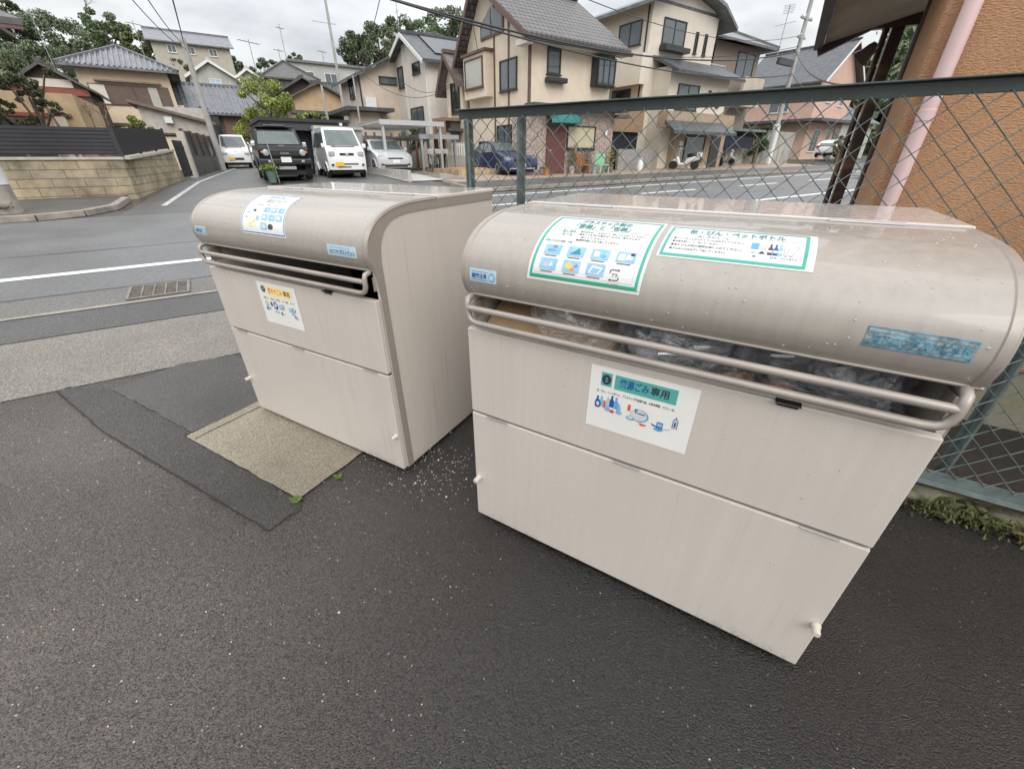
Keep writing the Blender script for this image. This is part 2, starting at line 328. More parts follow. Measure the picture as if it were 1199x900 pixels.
# the lot and open ground, one sheet to the horizon; beyond the street it is earth
us_ = [-260, -160, -100, -60, -40, -25, -12] + [-6 + 2 * i for i in range(18)] + [34, 44, 60, 90, 140, 220, 340]
cuts_ = sorted(set(vs_ + [5.6, 12.0, 20.0, 40.0, 52.0, 95.0])); mbg = MB(); n_ = len(us_)
mbg.add([(*UV(u, v), G(u, v)) for v in cuts_ for u in us_], [(j * n_ + i, j * n_ + i + 1, (j + 1) * n_ + i + 1, (j + 1) * n_ + i) for j in range(len(cuts_) - 1) for i in range(n_ - 1)])
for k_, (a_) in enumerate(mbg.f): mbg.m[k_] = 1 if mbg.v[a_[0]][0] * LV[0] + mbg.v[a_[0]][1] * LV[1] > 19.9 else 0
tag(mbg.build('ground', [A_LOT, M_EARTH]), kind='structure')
sheet('roadside_band', -60, 4.2, [5.40, 6.2], A_BAND, .005)
sheet('worn_band', -60, 4.2, [3.98, 5.38], A_OLD, .004)
sheet('gutter', -60, 90, [6.21, 6.88], M_GUT, .007)
sheet('gutter_edge', -60, 90, [6.14, 6.215], mat('gutter_edge_pale', (.26, .235, .19), .7, .25, 6), .012)
sheet('road_edge_seam', -60, 90, [6.875, 6.905], mat('tar_seal', (.05, .05, .05), .5, .2), .013)
sheet('road', -60, 90, [6.89, 13.0], A_ROAD, .004)
sheet('white_line_near', -60, 90, [7.86, 8.02], M_PAINT, .009)
sheet('white_line_far', 5.2, 90, [12.2, 12.34], M_PAINT, .009)
for k in range(12): sheet('centre_dash', 6.4 + 6.4 * k, 9.6 + 6.4 * k, [10.56, 10.70], M_PAINT, .009)
sheet('pavement', -60, -12, [13.12, 16.4], A_PAVE, .11, thick=.2)
poly_sheet('pavement', [UV(*q) for q in ((-12, 13.1), (-3.2, 13.1), (-2.55, 13.36), (-2.12, 14.05), (-2.02, 15.4), (-1.9, 16.4), (-12, 16.4))], A_PAVE, .11)
sheet('pavement', 7.6, 90, [13.35, 15.6], A_PAVE, .10, thick=.2)
def lane(name, a0, wd, vs, m, off):
    mb = MB(); mb.add([(*UV(a0 + .14 * (v - 13) + q * wd, v), G(a0 + .14 * (v - 13) + q * wd, v) + off) for v in vs for q in (0, .5, 1)], [(j * 3 + i, j * 3 + i + 1, j * 3 + i + 4, j * 3 + i + 3) for j in range(len(vs) - 1) for i in (0, 1)]); tag(mb.build(name, m), kind='structure')
lane('alley', -1.9, 3.0, [13.0, 16, 20, 25, 30, 36, 40, 48], A_PAVE, .006); lane('alley_line', -1.36, .13, [14.2, 16, 20, 25, 30, 36, 40], mat('worn_paint', (.42, .42, .41), .6, .2, 8), .012)
sheet('driveway', 2.3, 7.6, [13.0, 26], A_PAVE, .006)
sheet('forecourt', 8.2, 40, [15.6, 24], mat('forecourt_paving', (.33, .25, .19), .65, .25, 3, .3, 40), .03)
sheet('driveway', 6.5, 9.4, [17.2, 25], mat('drive_concrete', (.42, .40, .37), .6, .12, 2, .2, 60), .03)
# kerbs
def kerb(pts, name='kerb', wdt=.16, hh=.13, group='kerb stones along the far pavement', label=None):
    mb = MB()
    for p, q in zip(pts[:-1], pts[1:]):
        for k in range(max(1, int(math.dist(p, q) / 3))):
            n = max(1, int(math.dist(p, q) / 3)); a = [p[i] + (q[i] - p[i]) * k / n for i in (0, 1)]; b = [p[i] + (q[i] - p[i]) * (k + 1) / n for i in (0, 1)]
            P = (*UV(*a), G(*a) + hh / 2); Q = (*UV(*b), G(*b) + hh / 2); mb.bar(P, Q, wdt, hh)
    return tag(mb.build(name, M_KERB, bevel=.015), kind='structure')
kerb([(-60, 13.03), (-3.2, 13.03), (-2.5, 13.3), (-2.05, 14.0), (-1.95, 15.4)])
kerb([(7.6, 16), (7.5, 13.6), (7.9, 13.27), (90, 13.27)])
sheet('road_joint', -30, 30, [9.35, 9.39], mat('tar_seal', (.05, .05, .05), .5, .2), .008)
# slab under the left bin and old seam of the patch
def P2(x, y): return (x, y)
sl_a, sl_b = Vector((-2.0, 1.985)), Vector((-1.07, 1.466)); dirA = (sl_b - sl_a).normalized(); nA = Vector((-dirA.y, dirA.x))
A_SMO = asphalt('smooth_asphalt', (.058, .054, .050), (.2, .19, .18), .03, .34, .5, .6, 240, .4, .4, 1.8)
poly_sheet('asphalt_patch', [(-3.33, 2.526), (-2.56, 2.034), (-1.12, 1.27), (-1.03, 1.40), sl_b + dirA * .02, sl_a - dirA * .02, (-2.0, 2.02), (-2.96, 2.56), (-3.3, 2.60)], A_NEW, .004, jit=.008)
poly_sheet('smooth_patch', [(-2.96, 2.565), (-2.0, 2.03), (-1.72, 2.40), (-1.9, 2.9), (-2.42, 3.15), (-2.75, 2.98)], A_SMO, .0055, jit=.008)
M_CRACK = mat('crack_dark', (.016, .015, .014), .8, .2)
for cp_pts in ([(-3.33, 2.526), (-2.56, 2.034), (-1.12, 1.27)], [(-1.12, 1.27), (-1.04, 1.42)], [(-2.0, 2.02), (-1.7, 2.42)]):
    L1 = [Vector(q) for q in cp_pts]; wd = .0045
    poly_sheet('crack', [tuple(q) for q in L1] + [(q.x + wd, q.y + wd) for q in reversed(L1)], M_CRACK, .0075, jit=.0022)
poly_sheet('concrete_slab', [sl_a, sl_b, sl_b + nA * 1.5, sl_a + nA * 1.5], A_SLAB, .009, jit=.004)
poly_sheet('slab_joint', [sl_a + dirA * .075 + nA * .01, sl_a + dirA * .083 + nA * .01, sl_a + dirA * .083 + nA * .9, sl_a + dirA * .075 + nA * .9], mat('joint_dark', (.09, .08, .06), .9, .3), .0125)
# ------------------------------------------------------------------ refuse bins
PTS = [(-.002, 1.088), (-.022, 1.122), (-.03, 1.16), (-.018, 1.215), (.02, 1.262), (.075, 1.297), (.15, 1.32), (.25, 1.333), (.43, 1.337)]
def crv(pts, n=8):
    P = np.array([2 * np.array(pts[0]) - pts[1]] + [list(p) for p in pts] + [2 * np.array(pts[-1]) - np.array(pts[-2])], float); out = []
    for i in range(1, len(P) - 2):
        for k in range(n):
            t = k / n; a, b, c, d = P[i - 1], P[i], P[i + 1], P[i + 2]
            out.append(.5 * ((2 * b) + (-a + c) * t + (2 * a - 5 * b + 4 * c - d) * t * t + (-a + 3 * b - 3 * c + d) * t ** 3))
    out.append(P[-2]); return np.array(out)
PROF = crv(PTS); ARC = np.r_[0, np.cumsum(np.linalg.norm(np.diff(PROF, axis=0), axis=1))]
TAN = np.gradient(PROF, axis=0); TAN /= np.linalg.norm(TAN, axis=1)[:, None]
def lidpt(x, t, off=0):
    y = np.interp(t, ARC, PROF[:, 0]); z = np.interp(t, ARC, PROF[:, 1]); ty = np.interp(t, ARC, TAN[:, 0]); tz = np.interp(t, ARC, TAN[:, 1])
    return (float(x), float(y - tz * off), float(z + ty * off))
BW = 1.285; BD = .93
def ring_poly(inset):
    """outline of the bin's side in (y, z)"""
    pts = [(.012, .035)] + [(.012, z) for z in (.5, 1.0)]
    for (y, z), (ty, tz) in zip(PROF[2:], TAN[2:]):
        k = .006; pts.append((y + tz * k, z - ty * k))
    pts += [(BD, 1.331), (BD, .035)]
    if not inset: return pts
    out = []
    n = len(pts)
    for i, p in enumerate(pts):
        a, b = np.array(pts[max(0, i - 1)]), np.array(pts[min(n - 1, i + 1)]); d = b - a; d /= np.linalg.norm(d)
        if i == 0: out.append((p[0] + inset, p[1]))
        elif i >= n - 2: out.append((p[0], p[1] - (inset if i == n - 2 else 0)))
        else: out.append((p[0] + d[1] * inset, p[1] - d[0] * inset))
    return out
def make_bin(label, loc, rz):
    t = thing('refuse_bin', label, 'refuse bin', (loc[0], loc[1], 0), rz, 'steel refuse collection bins')
    def resamp(P, n=70):
        P = np.array(P, float); a = np.r_[0, np.cumsum(np.linalg.norm(np.diff(P, axis=0), axis=1))]; q = np.linspace(0, a[-1], n); return [(float(np.interp(k, a, P[:, 0])), float(np.interp(k, a, P[:, 1]))) for k in q]
    out = ring_poly(0); ro = resamp(out[:-1]); ri = resamp([(.052, .035), (.049, .6), (.046, 1.0)] + [tuple(p) for p in crv([(.046, 1.06), (.046, 1.12), (.056, 1.18), (.085, 1.235), (.14, 1.272), (.22, 1.287), (.35, 1.291), (.5, 1.291)])] + [(BD, 1.291)])
    for x0, x1, s in ((0, .014, -1), (BW - .014, BW, 1)):
        MB().prism(out, lambda y, z: (x0, y, z), lambda y, z: (x1, y, z)).build('side_panel', M_PANEL, t, 40)
        mb = MB(); xa = x0 - .004 if s < 0 else x1 + .0005; xb = x0 - .0005 if s < 0 else x1 + .004
        n = len(ro) - 1
        for i in range(n):
            q = [ro[i], ro[i + 1], ri[i + 1], ri[i]]
            mb.add([(xa, *p) for p in q] + [(xb, *p) for p in q], [(0, 1, 2, 3), (7, 6, 5, 4), (0, 4, 5, 1), (3, 2, 6, 7)])
        mb.build('side_trim', M_RIM, t, 30)
    MB().box(.015, BD - .012, .04, BW - .015, BD, 1.325).build('back_panel', M_PANEL, t)
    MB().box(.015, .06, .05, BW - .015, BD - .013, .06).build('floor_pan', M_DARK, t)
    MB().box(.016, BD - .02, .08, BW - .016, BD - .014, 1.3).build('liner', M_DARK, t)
    # front panels with folded edges
    MB().box(-.003, -.018, .612, BW - .005, .010, .965).build('upper_front_panel', M_PANEL, t, 0, .004)
    MB().box(-.003, -.018, .035, BW - .005, .010, .602).build('lower_front_panel', M_PANEL, t, 0, .004)
    MB().box(.0, -.006, .6025, BW - .008, .008, .6115).build('panel_seam', M_DARK, t)
    for x in (.117, .63, 1.167):
        mb = MB(); mb.box(x - .045, -.0205, .6, x + .045, -.0185, .604); mb.tube([(x - .045, -.0215, .605), (x + .045, -.0215, .605)], .0035, 6)
        mb.build('hinge', mat('zinc', (.42, .4, .38), .35, .1, metal=.7), t)
    for x, z in ((.006 + .01, .262), (1.272 - .004, .255)):
        MB().lathe([(.0, -.052), (.0095, -.052), (.0115, -.045), (.011, -.030), (.014, -.022), (.014, -.0185)], (x, 0, z), 12, axis='y').build('stop_peg', M_PEG, t, 40)
    for x in (.05, BW - .05):
        for y in (.07, BD - .08):
            MB().lathe([(.02, 0), (.022, .004), (.022, .012), (.008, .014), (.008, .05)], (x, y, .0), 10).build('levelling_foot', M_ALU, t, 40)
    # guard rail
    r = .0108; yy = -.040; z1, z0 = 1.050, 1.000
    mb = MB(); mb.tube([(.021, yy, z1), (.3, yy, z1), (.9, yy, z1), (BW - .021, yy, z1)], r, 12)
    arcs = [(.012, .04, z1 + .003), (.012, -.02, z1 + .002)]
    pl = [(.018, yy + .03, z1 + .034), (.019, yy + .006, z1 + .028), (.020, yy, z1 + .012), (.020, yy, z1 - .012), (.022, yy, z0 + .026), (.029, yy, z0 + .011), (.042, yy, z0 + .003), (.065, yy, z0)]
    pr = [(BW - x, y, z) for x, y, z in pl][::-1]
    mb.tube(pl + [(.3, yy, z0), (.6, yy, z0), (.9, yy, z0)] + pr, r, 12)
    mb.build('guard_rail', M_PIPE, t, 60)
    for x in (.018, BW - .018): MB().box(x - .004, .0, 1.0, x + .004, .06, 1.06).build('rail_bracket', M_RIM, t, 0, .002)
    lt = MB().box(.965, -.026, .956, 1.012, -.0185, .966); lt.box(.960, -.036, .9662, 1.016, -.008, .970)
    lt.build('latch', M_BLACKP, t, 40, .002)
    # lid
    mb = MB(); mb.grid(lambda i, j: lidpt(-.006 + (BW + .012) * i, ARC[-1] * j), 12, 60, flip=True); mb.grid(lambda i, j: lidpt(-.006 + (BW + .012) * i, ARC[-1] * j, -.004), 12, 60)
    mb.grid(lambda i, j: lidpt(-.006 + (BW + .012) * i, 0, -.004 * j), 12, 1)
    lid = mb.build('lid', M_LID, t, 50)
    for x0 in (-.008, BW - .022):
        mb = MB(); mb.grid(lambda i, j: lidpt(x0 + .03 * i, ARC[-1] * j, .003 if 0 < i < 1 else -.006), 4, 60, flip=True)
        mb.build('lid_rim', M_RIM, lid, 50)
    MB().tube([lidpt(-.006, .003, .001), lidpt(BW + .006, .003, .001)], .0045, 8).build('lid_edge', M_RIM, lid, 60)
    tp = MB().box(-.006, .446, 1.328, BW + .006, BD + .008, 1.3445).build('top_panel', M_TOP, t, 0, .004)
    MB().box(-.002, .4305, 1.318, BW + .002, .4455, 1.334).build('top_gap', M_DARK, t)
    for x in (.16, .98): MB().tube([(x, .438, 1.338), (x + .17, .438, 1.338)], .006, 8).build('lid_hinge', mat('zinc', (.42, .4, .38), .35, .1, metal=.7), t, 60)
    # rain drops
    mb = MB(); R = random.Random(int(loc[0] * 1000))
    for k in range(260):
        x = R.uniform(.02, BW - .02); s = R.choice([.0018, .0025, .003, .0038])
        tt = R.uniform(.01, .6) if R.random() < .62 else None
        if tt is not None: c = lidpt(x, tt, .0); nn = Vector(lidpt(x, tt, 1)) - Vector(c)
        elif R.random() < .6: c = (x, -.018, R.uniform(.05, .95)); nn = Vector((0, -1, 0))
        else: zq = R.choice([z0, z1]); c = (x * .9 + .05, yy, zq - r); nn = Vector((0, -.3, -1)).normalized()
        a = nn.cross(Vector((1, 0, .01))).normalized(); b = nn.cross(a); c = Vector(c); vs = [c + nn * s * .75]; fs = []
        for h_, rr in ((.5, .7), (-.1, 1.0)):
            for j in range(6): vs.append(c + nn * s * h_ + (a * math.cos(j * PI / 3) + b * math.sin(j * PI / 3)) * s * rr)
        for j in range(6): j2 = (j + 1) % 6; fs += [(0, 1 + j, 1 + j2), (1 + j, 7 + j, 7 + j2, 1 + j2)]
        mb.add(vs, fs)
    tag(mb.build('rain_drop', mat('rain_water', (.55, .55, .55), .03, 0, spec=1, alpha=.45), t, 180), kind='stuff')
    return t, lid
def lidmap(x0, t0):  # a, b from a corner of the sheet -> on the lid
    return lambda a, b, l: lidpt(x0 + a, t0 + b, .001 + l)
def frontmap(x0, z0): return lambda a, b, l: (x0 + a, -.0185 - .001 - l, z0 + b)
LBIN = (-1.688, 2.295); RBIN = (-.149, 1.372)
rbin, rlid = make_bin('beige steel bin stuffed with bags, taupe lid with two green bordered notices', RBIN, math.radians(-31))
lbin, llid = make_bin('beige steel bin with empty dark slot and blue bordered notice on its lid', LBIN, math.radians(-29.3))
l1, l2, l3 = .0009, .0015, .0021
# right bin, plastics notice
w, hh = .325, .272
S = Sheet(lidmap(.252, .105)); S.rect(-.008, -.008, w + .008, hh + .012, M_WHITE, 0, 10, 24)
for r_ in ((0, 0, w, .010), (0, hh - .006, w, hh), (0, .0101, .008, hh - .0061), (w - .008, .0101, w, hh - .0061)): S.rect(*r_, M_GREEN, l1, 8, 20)
S.rect(.004, .001, w - .004, .006, M_GREEN2, l2, 8, 1)
S.text('プラスチック製の', w / 2, .232, .029, M_TXTG, l1, .155, 'CENTER'); S.text('「容器」と「包装」', w / 2, .198, .031, M_TXTG, l1, .165, 'CENTER')
S.rect(.02, .188, w - .02, .1893, M_TXTG, l1, 6, 1)
S.text('出し方の', .05, .166, .016, M_TXTG, l1, .042); S.text('ルール', .054, .149, .016, M_TXTG, l1, .034)
for k, tx in enumerate(['❶中身を出し、水を切って、袋に入れて出してください。', '❷洗っても汚れの取れないものは、燃やすごみで', '　出してください。', '❸透明の袋に入れて出してください。']):
    S.text(tx, .108, .170 - .0135 * k, .0095, M_TXT, l1, [.19, .18, .072, .13][k])
S.text('対象となる主な容器・包装', .016, .118, .0095, M_TXTG, l1, .085)
S.rect(.014, .112, w - .016, .1128, M_GREY, l1, 6, 1); S.rect(.014, .016, w - .016, .0168, M_GREY, l1, 6, 1); S.rect(w - .0168, .0169, w - .016, .1119, M_GREY, l1, 1, 6)
for i in range(4):
    for j in range(2):
        x, y = .028 + .073 * i, .072 - .047 * j
        if (i, j) == (3, 1): continue
        S.rect(x, y, x + .052, y + .034, M_LBLUE, l1, 2, 4); S.rect(x + .006, y - .006, x + .044, y - .0035, M_TXT, l1)
        R_ = random.Random(i * 9 + j)
        if (i, j) == (0, 0): S.poly([(x + .012, y + .008), (x + .04, y + .012), (x + .03, y + .02), (x + .01, y + .016)], M_MBLUE, l2); S.disc(x + .03, y + .026, .008, .004, mat('print_brown', (.3, .16, .1), .5, .1), l2)
        elif (i, j) == (1, 0): S.poly([(x + .008, y + .006), (x + .042, y + .008), (x + .034, y + .03)], mat('print_bottle', (.03, .2, .22), .5, .1), l2)
        elif (i, j) == (2, 0): S.rect(x + .008, y + .008, x + .024, y + .026, M_WHITE, l2); S.disc(x + .036, y + .012, .008, .005, M_MBLUE, l2)
        elif (i, j) == (3, 0): S.poly([(x + .004, y + .006), (x + .024, y + .004), (x + .024, y + .026), (x + .006, y + .026)], M_WHITE, l2); S.poly([(x + .026, y + .008), (x + .044, y + .008), (x + .046, y + .026), (x + .028, y + .026)], M_WHITE, l2); S.disc(x + .042, y + .026, .006, .005, M_TXT, l3)
        elif (i, j) == (0, 1): S.disc(x + .02, y + .014, .009, .008, M_GREY, l2); S.poly([(x + .03, y + .008), (x + .042, y + .014), (x + .034, y + .026)], M_WHITE, l2)
        elif (i, j) == (1, 1): S.disc(x + .018, y + .018, .011, .010, mat('print_gold', (.72, .48, .10), .5, .1), l2); S.disc(x + .03, y + .008, .006, .005, M_ORANGE, l2); S.poly([(x + .034, y + .014), (x + .047, y + .018), (x + .04, y + .027)], mat('print_purple', (.35, .12, .3), .5, .1), l2)
        else: S.poly([(x + .006, y + .006), (x + .036, y + .004), (x + .048, y + .024), (x + .014, y + .028)], M_WHITE, l2); S.poly([(x + .012, y + .008), (x + .032, y + .007), (x + .04, y + .02), (x + .018, y + .022)], M_LBLUE, l3)
x, y = .256, .034   # the plastics recycling mark: two bent arrows round two characters
for sgn in (1, -1):
    c = lambda a, b: (x + sgn * a, y + sgn * b)
    S.poly([c(-.014, .004), c(-.014, .012), c(-.010, .015), c(.009, .015), c(.009, .0125), c(-.009, .0125), c(-.0115, .0105), c(-.0115, .004)][::sgn], M_TXT, l1)
    S.poly([c(.008, .010), c(.008, .0175), c(.0135, .0137)], M_TXT, l1)
S.text('プラ', x - .0085, y - .005, .012, M_TXT, l1, .017); S.text('マークが目印', x - .016, y - .028, .008, M_RED, l1, .032)
S.build(rbin, 'white notice with green border about plastic containers and wrapping')
# right bin, cans and bottles notice
w, hh = .325, .150
S = Sheet(lidmap(.605, .216)); S.rect(-.006, -.005, w + .016, hh + .006, M_WHITE, 0, 8, 12)
for r_ in ((0, 0, w, .009), (0, hh - .005, w, hh), (0, .0091, .007, hh - .0051), (w - .007, .0091, w, hh - .0051)): S.rect(*r_, M_GREEN, l1, 8, 12)
S.text('缶・びん・ペットボトル', w / 2, .112, .028, M_TXTG, l1, .225, 'CENTER', 1.05); S.rect(.02, .104, w - .02, .105, M_TXTG, l1, 6, 1)
S.text('出し方のルール', .075, .089, .012, M_TXTG, l1, .075)
for k, tx in enumerate(['❶ペットボトルのふたとラベルははずしてください。', '❷中身を空にして、洗ってください。', '❸缶とびんは別の透明な袋に入れてください。', '❹びんのふたははずして出してください。']):
    S.text(tx, .018, .073 - .016 * k, .0095, M_TXT, l1, [.17, .115, .17, .135][k])
for r_ in ((.196, .016, .312, .0168), (.196, .0925, .312, .0933), (.196, .0169, .1968, .0924), (.3112, .0169, .312, .0924)): S.rect(*r_, M_GREY, l1)
S.rect(.205, .056, .222, .084, M_MBLUE, l1); S.rect(.224, .060, .238, .086, mat('print_pink', (.75, .5, .6), .5, .1), l1); S.disc(.213, .044, .006, .006, M_GREY, l1); S.poly([(.224, .038), (.238, .038), (.231, .05)], M_TXT, l1)
for x, m_ in ((.248, M_TXT), (.259, M_BLUE), (.269, M_LBLUE)): S.poly([(x - .005, .036), (x + .005, .036), (x + .005, .062), (x + .002, .07), (x + .002, .084), (x - .002, .084), (x - .002, .07), (x - .005, .062)], m_, l1); S.rect(x - .0045, .044, x + .0045, .054, M_WHITE, l2)
for x, k in ((.281, 0), (.292, .008)):
    S.poly([(x - .004, .036), (x + .004, .036), (x + .005 + k, .074), (x + .002 + k, .084), (x - .002 + k, .084), (x - .005 + k, .074)], M_GREY, l1); S.poly([(x - .0025, .039), (x + .0025, .039), (x + .0035 + k, .073), (x + k, .08), (x - .0035 + k, .073)], M_WHITE, l2)
S.disc(.304, .08, .005, .005, M_GREY, l1); S.text('缶', .213, .024, .008, M_TXT, l1); S.text('びん', .25, .024, .008, M_TXT, l1); S.text('ペットボトル', .272, .024, .008, M_TXT, l1, .034)
S.build(rbin, 'long white notice with green border about cans and bottles')
# right bin, maker sticker (faded) and small sticker
S = Sheet(lidmap(1.07, .066)); w, hh = .172, .043; mS = M_FADED
S.rect(0, 0, w, hh, mat('faded_sticker', (.20, .265, .28), .35, .4, 60, contrast=(.4, .6)), 0, 4, 4)
for r_ in ((0, 0, w, .0022), (0, hh - .0022, w, hh), (0, .0023, .0022, hh - .0023), (w - .0022, .0023, w, hh - .0023)): S.rect(*r_, mS, l1, 4, 1)
for k in range(4): S.rect(.004, .006 + .0085 * k, w - .004, .0072 + .0085 * k, mS, l1, 4, 1)
S.text('ヨドコウ', .012, .012, .019, mS, l2, .058); S.text('ダストピット', .076, .011, .024, mS, l2, .088)
S.build(rbin, 'faded blue sticker with worn lettering')
def small_sticker(lid, x0):
    S = Sheet(lidmap(x0, .06)); S.rect(0, 0, .104, .043, M_STICK, 0, 3, 4); S.text('開閉注意', .008, .014, .017, M_BLUE, l1, .058); S.rect(.006, .033, .07, .0345, M_BLUE, l1, 3, 1); S.rect(.006, .007, .07, .0082, M_BLUE, l1, 3, 1)
    S.disc(.086, .021, .012, .014, M_MBLUE, l1); S.disc(.086, .021, .009, .011, M_STICK, l2); S.disc(.086, .03, .006, .004, M_MBLUE, l2); S.build(lid.parent, 'small pale blue sticker at the lid corner')
small_sticker(rlid, .030); small_sticker(llid, .030)
# right bin, front board
w, hh = .318, .224
S = Sheet(frontmap(.474, .719)); S.rect(0, 0, w, hh, mat('board_white', (.74, .73, .69), .45, .03), 0)
S.rect(.036, .160, .070, .206, M_TEAL, l1); S.disc(.053, .183, .0145, .0175, M_TXT, l2); S.text('2', .053, .1755, .021, M_TEAL, l3, None, 'CENTER')
S.rect(.079, .157, .262, .206, M_TEAL, l1); S.text('資源ごみ', .094, .1715, .031, M_BLUE, l2, .088); S.text('専用', .187, .1715, .031, M_TXT, l2, .052)
S.text('缶・びん、ペットボトル、プラスチック製容器包装、小型金属類・スプレー缶', .026, .136, .010, M_TXT, l1, .235)
for x, y, m_, k in ((.032, .078, M_BLUE, 1), (.045, .084, M_LBLUE, .9), (.055, .082, M_RED, .6), (.066, .086, M_GREY, .9), (.078, .09, M_BLUE, 1), (.092, .088, M_MBLUE, 1), (.102, .08, M_LBLUE, .7)):
    S.poly([(x - .007, y), (x + .007, y), (x + .007, y + .024 * k), (x + .003, y + .03 * k), (x + .003, y + .042 * k), (x - .003, y + .042 * k), (x - .003, y + .03 * k), (x - .007, y + .024 * k)], m_, l1 + .0001 * k)
S.disc(.034, .092, .010, .015, M_BLUE, l2); S.disc(.034, .092, .005, .008, M_WHITE, l3); S.disc(.082, .076, .008, .006, M_RED, l2); S.disc(.105, .078, .010, .006, M_LBLUE, l2); S.disc(.066, .08, .009, .008, M_LBLUE, l2)
S.disc(.168, .088, .028, .022, M_MBLUE, l1, 18); S.disc(.166, .089, .025, .019, M_WHITE, l2, 18); S.text('E', .152, .096, .02, M_BLUE, l3); S.rect(.164, .094, .184, .098, M_BLUE, l3); S.rect(.13, .096, .138, .118, M_RED, l2); S.disc(.142, .072, .013, .008, M_MBLUE, l2); S.disc(.142, .074, .009, .005, M_WHITE, l3); S.poly([(.168, .064), (.196, .062), (.186, .056), (.176, .056)], M_RED, l2)
S.rect(.222, .064, .240, .086, M_BLUE, l1); S.rect(.224, .07, .238, .083, M_LBLUE, l2); S.poly([(.204, .076), (.222, .07), (.222, .066), (.21, .068)], M_BLUE, l1); S.poly([(.24, .066), (.262, .072), (.262, .069), (.242, .062)], M_GREY, l1); S.disc(.229, .06, .014, .006, M_MBLUE, l2)
S.poly([(.265, .078), (.28, .078), (.28, .106), (.275, .112), (.27, .112), (.265, .106)], M_BLUE, l1); S.poly([(.267, .08), (.278, .08), (.278, .105), (.274, .11), (.271, .11), (.267, .105)], M_WHITE, l2); S.rect(.270, .084, .275, .102, M_BLUE, l3); S.rect(.2705, .113, .2745, .118, M_BLUE, l1)
S.build(rbin, 'white board with teal heading for recyclables')
# left bin, front board
w, hh = .312, .222
S = Sheet(frontmap(.424, .721)); S.rect(0, 0, w, hh, mat('board_white', (.74, .73, .69), .45, .03), 0)
S.disc(.048, .185, .018, .018, mat('print_badge', (.06, .12, .10), .5, .1), l1); S.text('1', .048, .178, .02, M_WHITE, l2, None, 'CENTER')
S.rect(.078, .155, .276, .205, M_YELL, l1); S.text('燃やすごみ', .088, .170, .031, M_ORANGE, l2, .115); S.text('専用', .212, .170, .031, mat('print_maroon', (.16, .07, .06), .5, 0), l2, .05)
for x, tx, wd in ((.03, '台所ごみ', .04), (.09, '紙おむつ・革製品', .075), (.18, 'ゴム・衣類', .05), (.248, '木くず', .035)): S.text(tx, x, .134, .011, M_TXT, l1, wd)
for x, y, rx, ry, m_ in ((.045, .108, .016, .016, M_GREY), (.052, .085, .018, .012, M_LBLUE), (.040, .08, .01, .008, M_TXT), (.085, .11, .008, .012, M_TXT), (.118, .105, .018, .022, M_BLUE), (.108, .098, .012, .012, M_MBLUE), (.118, .072, .022, .006, M_LBLUE), (.16, .102, .016, .014, M_LBLUE), (.178, .108, .012, .012, M_MBLUE), (.174, .096, .01, .008, M_GREY), (.155, .068, .006, .01, M_TXT), (.172, .066, .01, .004, M_GREY), (.236, .1, .014, .012, M_LBLUE), (.262, .102, .016, .014, M_MBLUE), (.245, .082, .008, .01, M_LBLUE), (.262, .07, .008, .012, M_BLUE), (.276, .062, .006, .01, M_MBLUE)):
    S.disc(x, y, rx, ry, m_, l1); 
    if m_ is not M_TXT: S.disc(x + rx * .15, y + ry * .2, rx * .55, ry * .5, M_WHITE, l2)
S.build(lbin, 'white board with yellow heading for burnable waste')
# left bin, lid notice
w, hh = .318, .272
S = Sheet(lambda a, b, l: lidpt(.472 + a - .42 * b, .106 + b, .001 + l)); S.rect(-.006, -.006, w + .006, hh + .008, M_WHITE, 0, 8, 24)
for r_ in ((0, 0, w, .004), (0, hh - .004, w, hh), (0, .0041, .0035, hh - .0041), (w - .0035, .0041, w, hh - .0041)): S.rect(*r_, M_BLUE, l1, 8, 20)
S.text('燃やすごみ', w / 2, .228, .026, M_MBLUE, l1, .115, 'CENTER')
S.text('出し方の', .075, .202, .013, M_MBLUE, l1, .032); S.text('ルール', .078, .188, .013, M_MBLUE, l1, .026)
for k in range(3): S.text(['❶水をよく切ってから出してください。', '❷指定の袋に入れ、口をしっかりしばり、', '❸収集日の朝に出してください。'][k], .118, .205 - .013 * k, .009, M_TXT, l1, [.14, .145, .12][k])
S.text('主な燃やすごみ', .085, .150, .010, M_TXT, l1, .04); S.text('❶袋に入れるもの（例）', .15, .152, .010, M_ORANGE, l1, .10)
for i, (x, y) in enumerate([(a, b) for b in (.105, .062, .018) for a in (.150, .203, .256)][:8]):
    if i == 7: S.disc(x + .02, y + .016, .018, .013, M_TXT, l1); S.disc(x + .008, y + .012, .008, .007, M_TXT, l2); continue
    S.rect(x, y, x + .044, y + .032, M_LBLUE, l1, 2, 4); R_ = random.Random(i); S.disc(x + .02, y + .016, .012, .009, [M_MBLUE, M_GREY, M_MBLUE, M_WHITE, M_LBLUE, M_WHITE, M_GREY][i], l2); S.disc(x + .03, y + .012, .006, .006, M_WHITE, l3)
S.rect(.138, .02, .1388, .15, M_GREY, l1, 1, 6)
for x, y, rx, ry, m_ in ((.06, .118, .018, .012, M_GREY), (.085, .112, .01, .008, M_TXT), (.115, .108, .012, .01, mat('print_pink', (.75, .5, .6), .5, .1)), (.085, .055, .032, .026, M_YELL), (.118, .07, .012, .012, M_LBLUE), (.072, .035, .012, .01, mat('print_gold', (.72, .48, .1), .5, .1))): S.disc(x, y, rx, ry, m_, l1)
S.disc(.085, .06, .018, .014, M_WHITE, l2); S.rect(.02, .07, .045, .073, M_TXT, l1); S.rect(.03, .095, .05, .098, M_TXT, l1)
S.build(lbin, 'white notice with blue border about burnable waste')
S = Sheet(lidmap(1.062, .058)); w, hh = .172, .043; S.rect(0, 0, w, hh, M_STICK, 0, 4, 4)
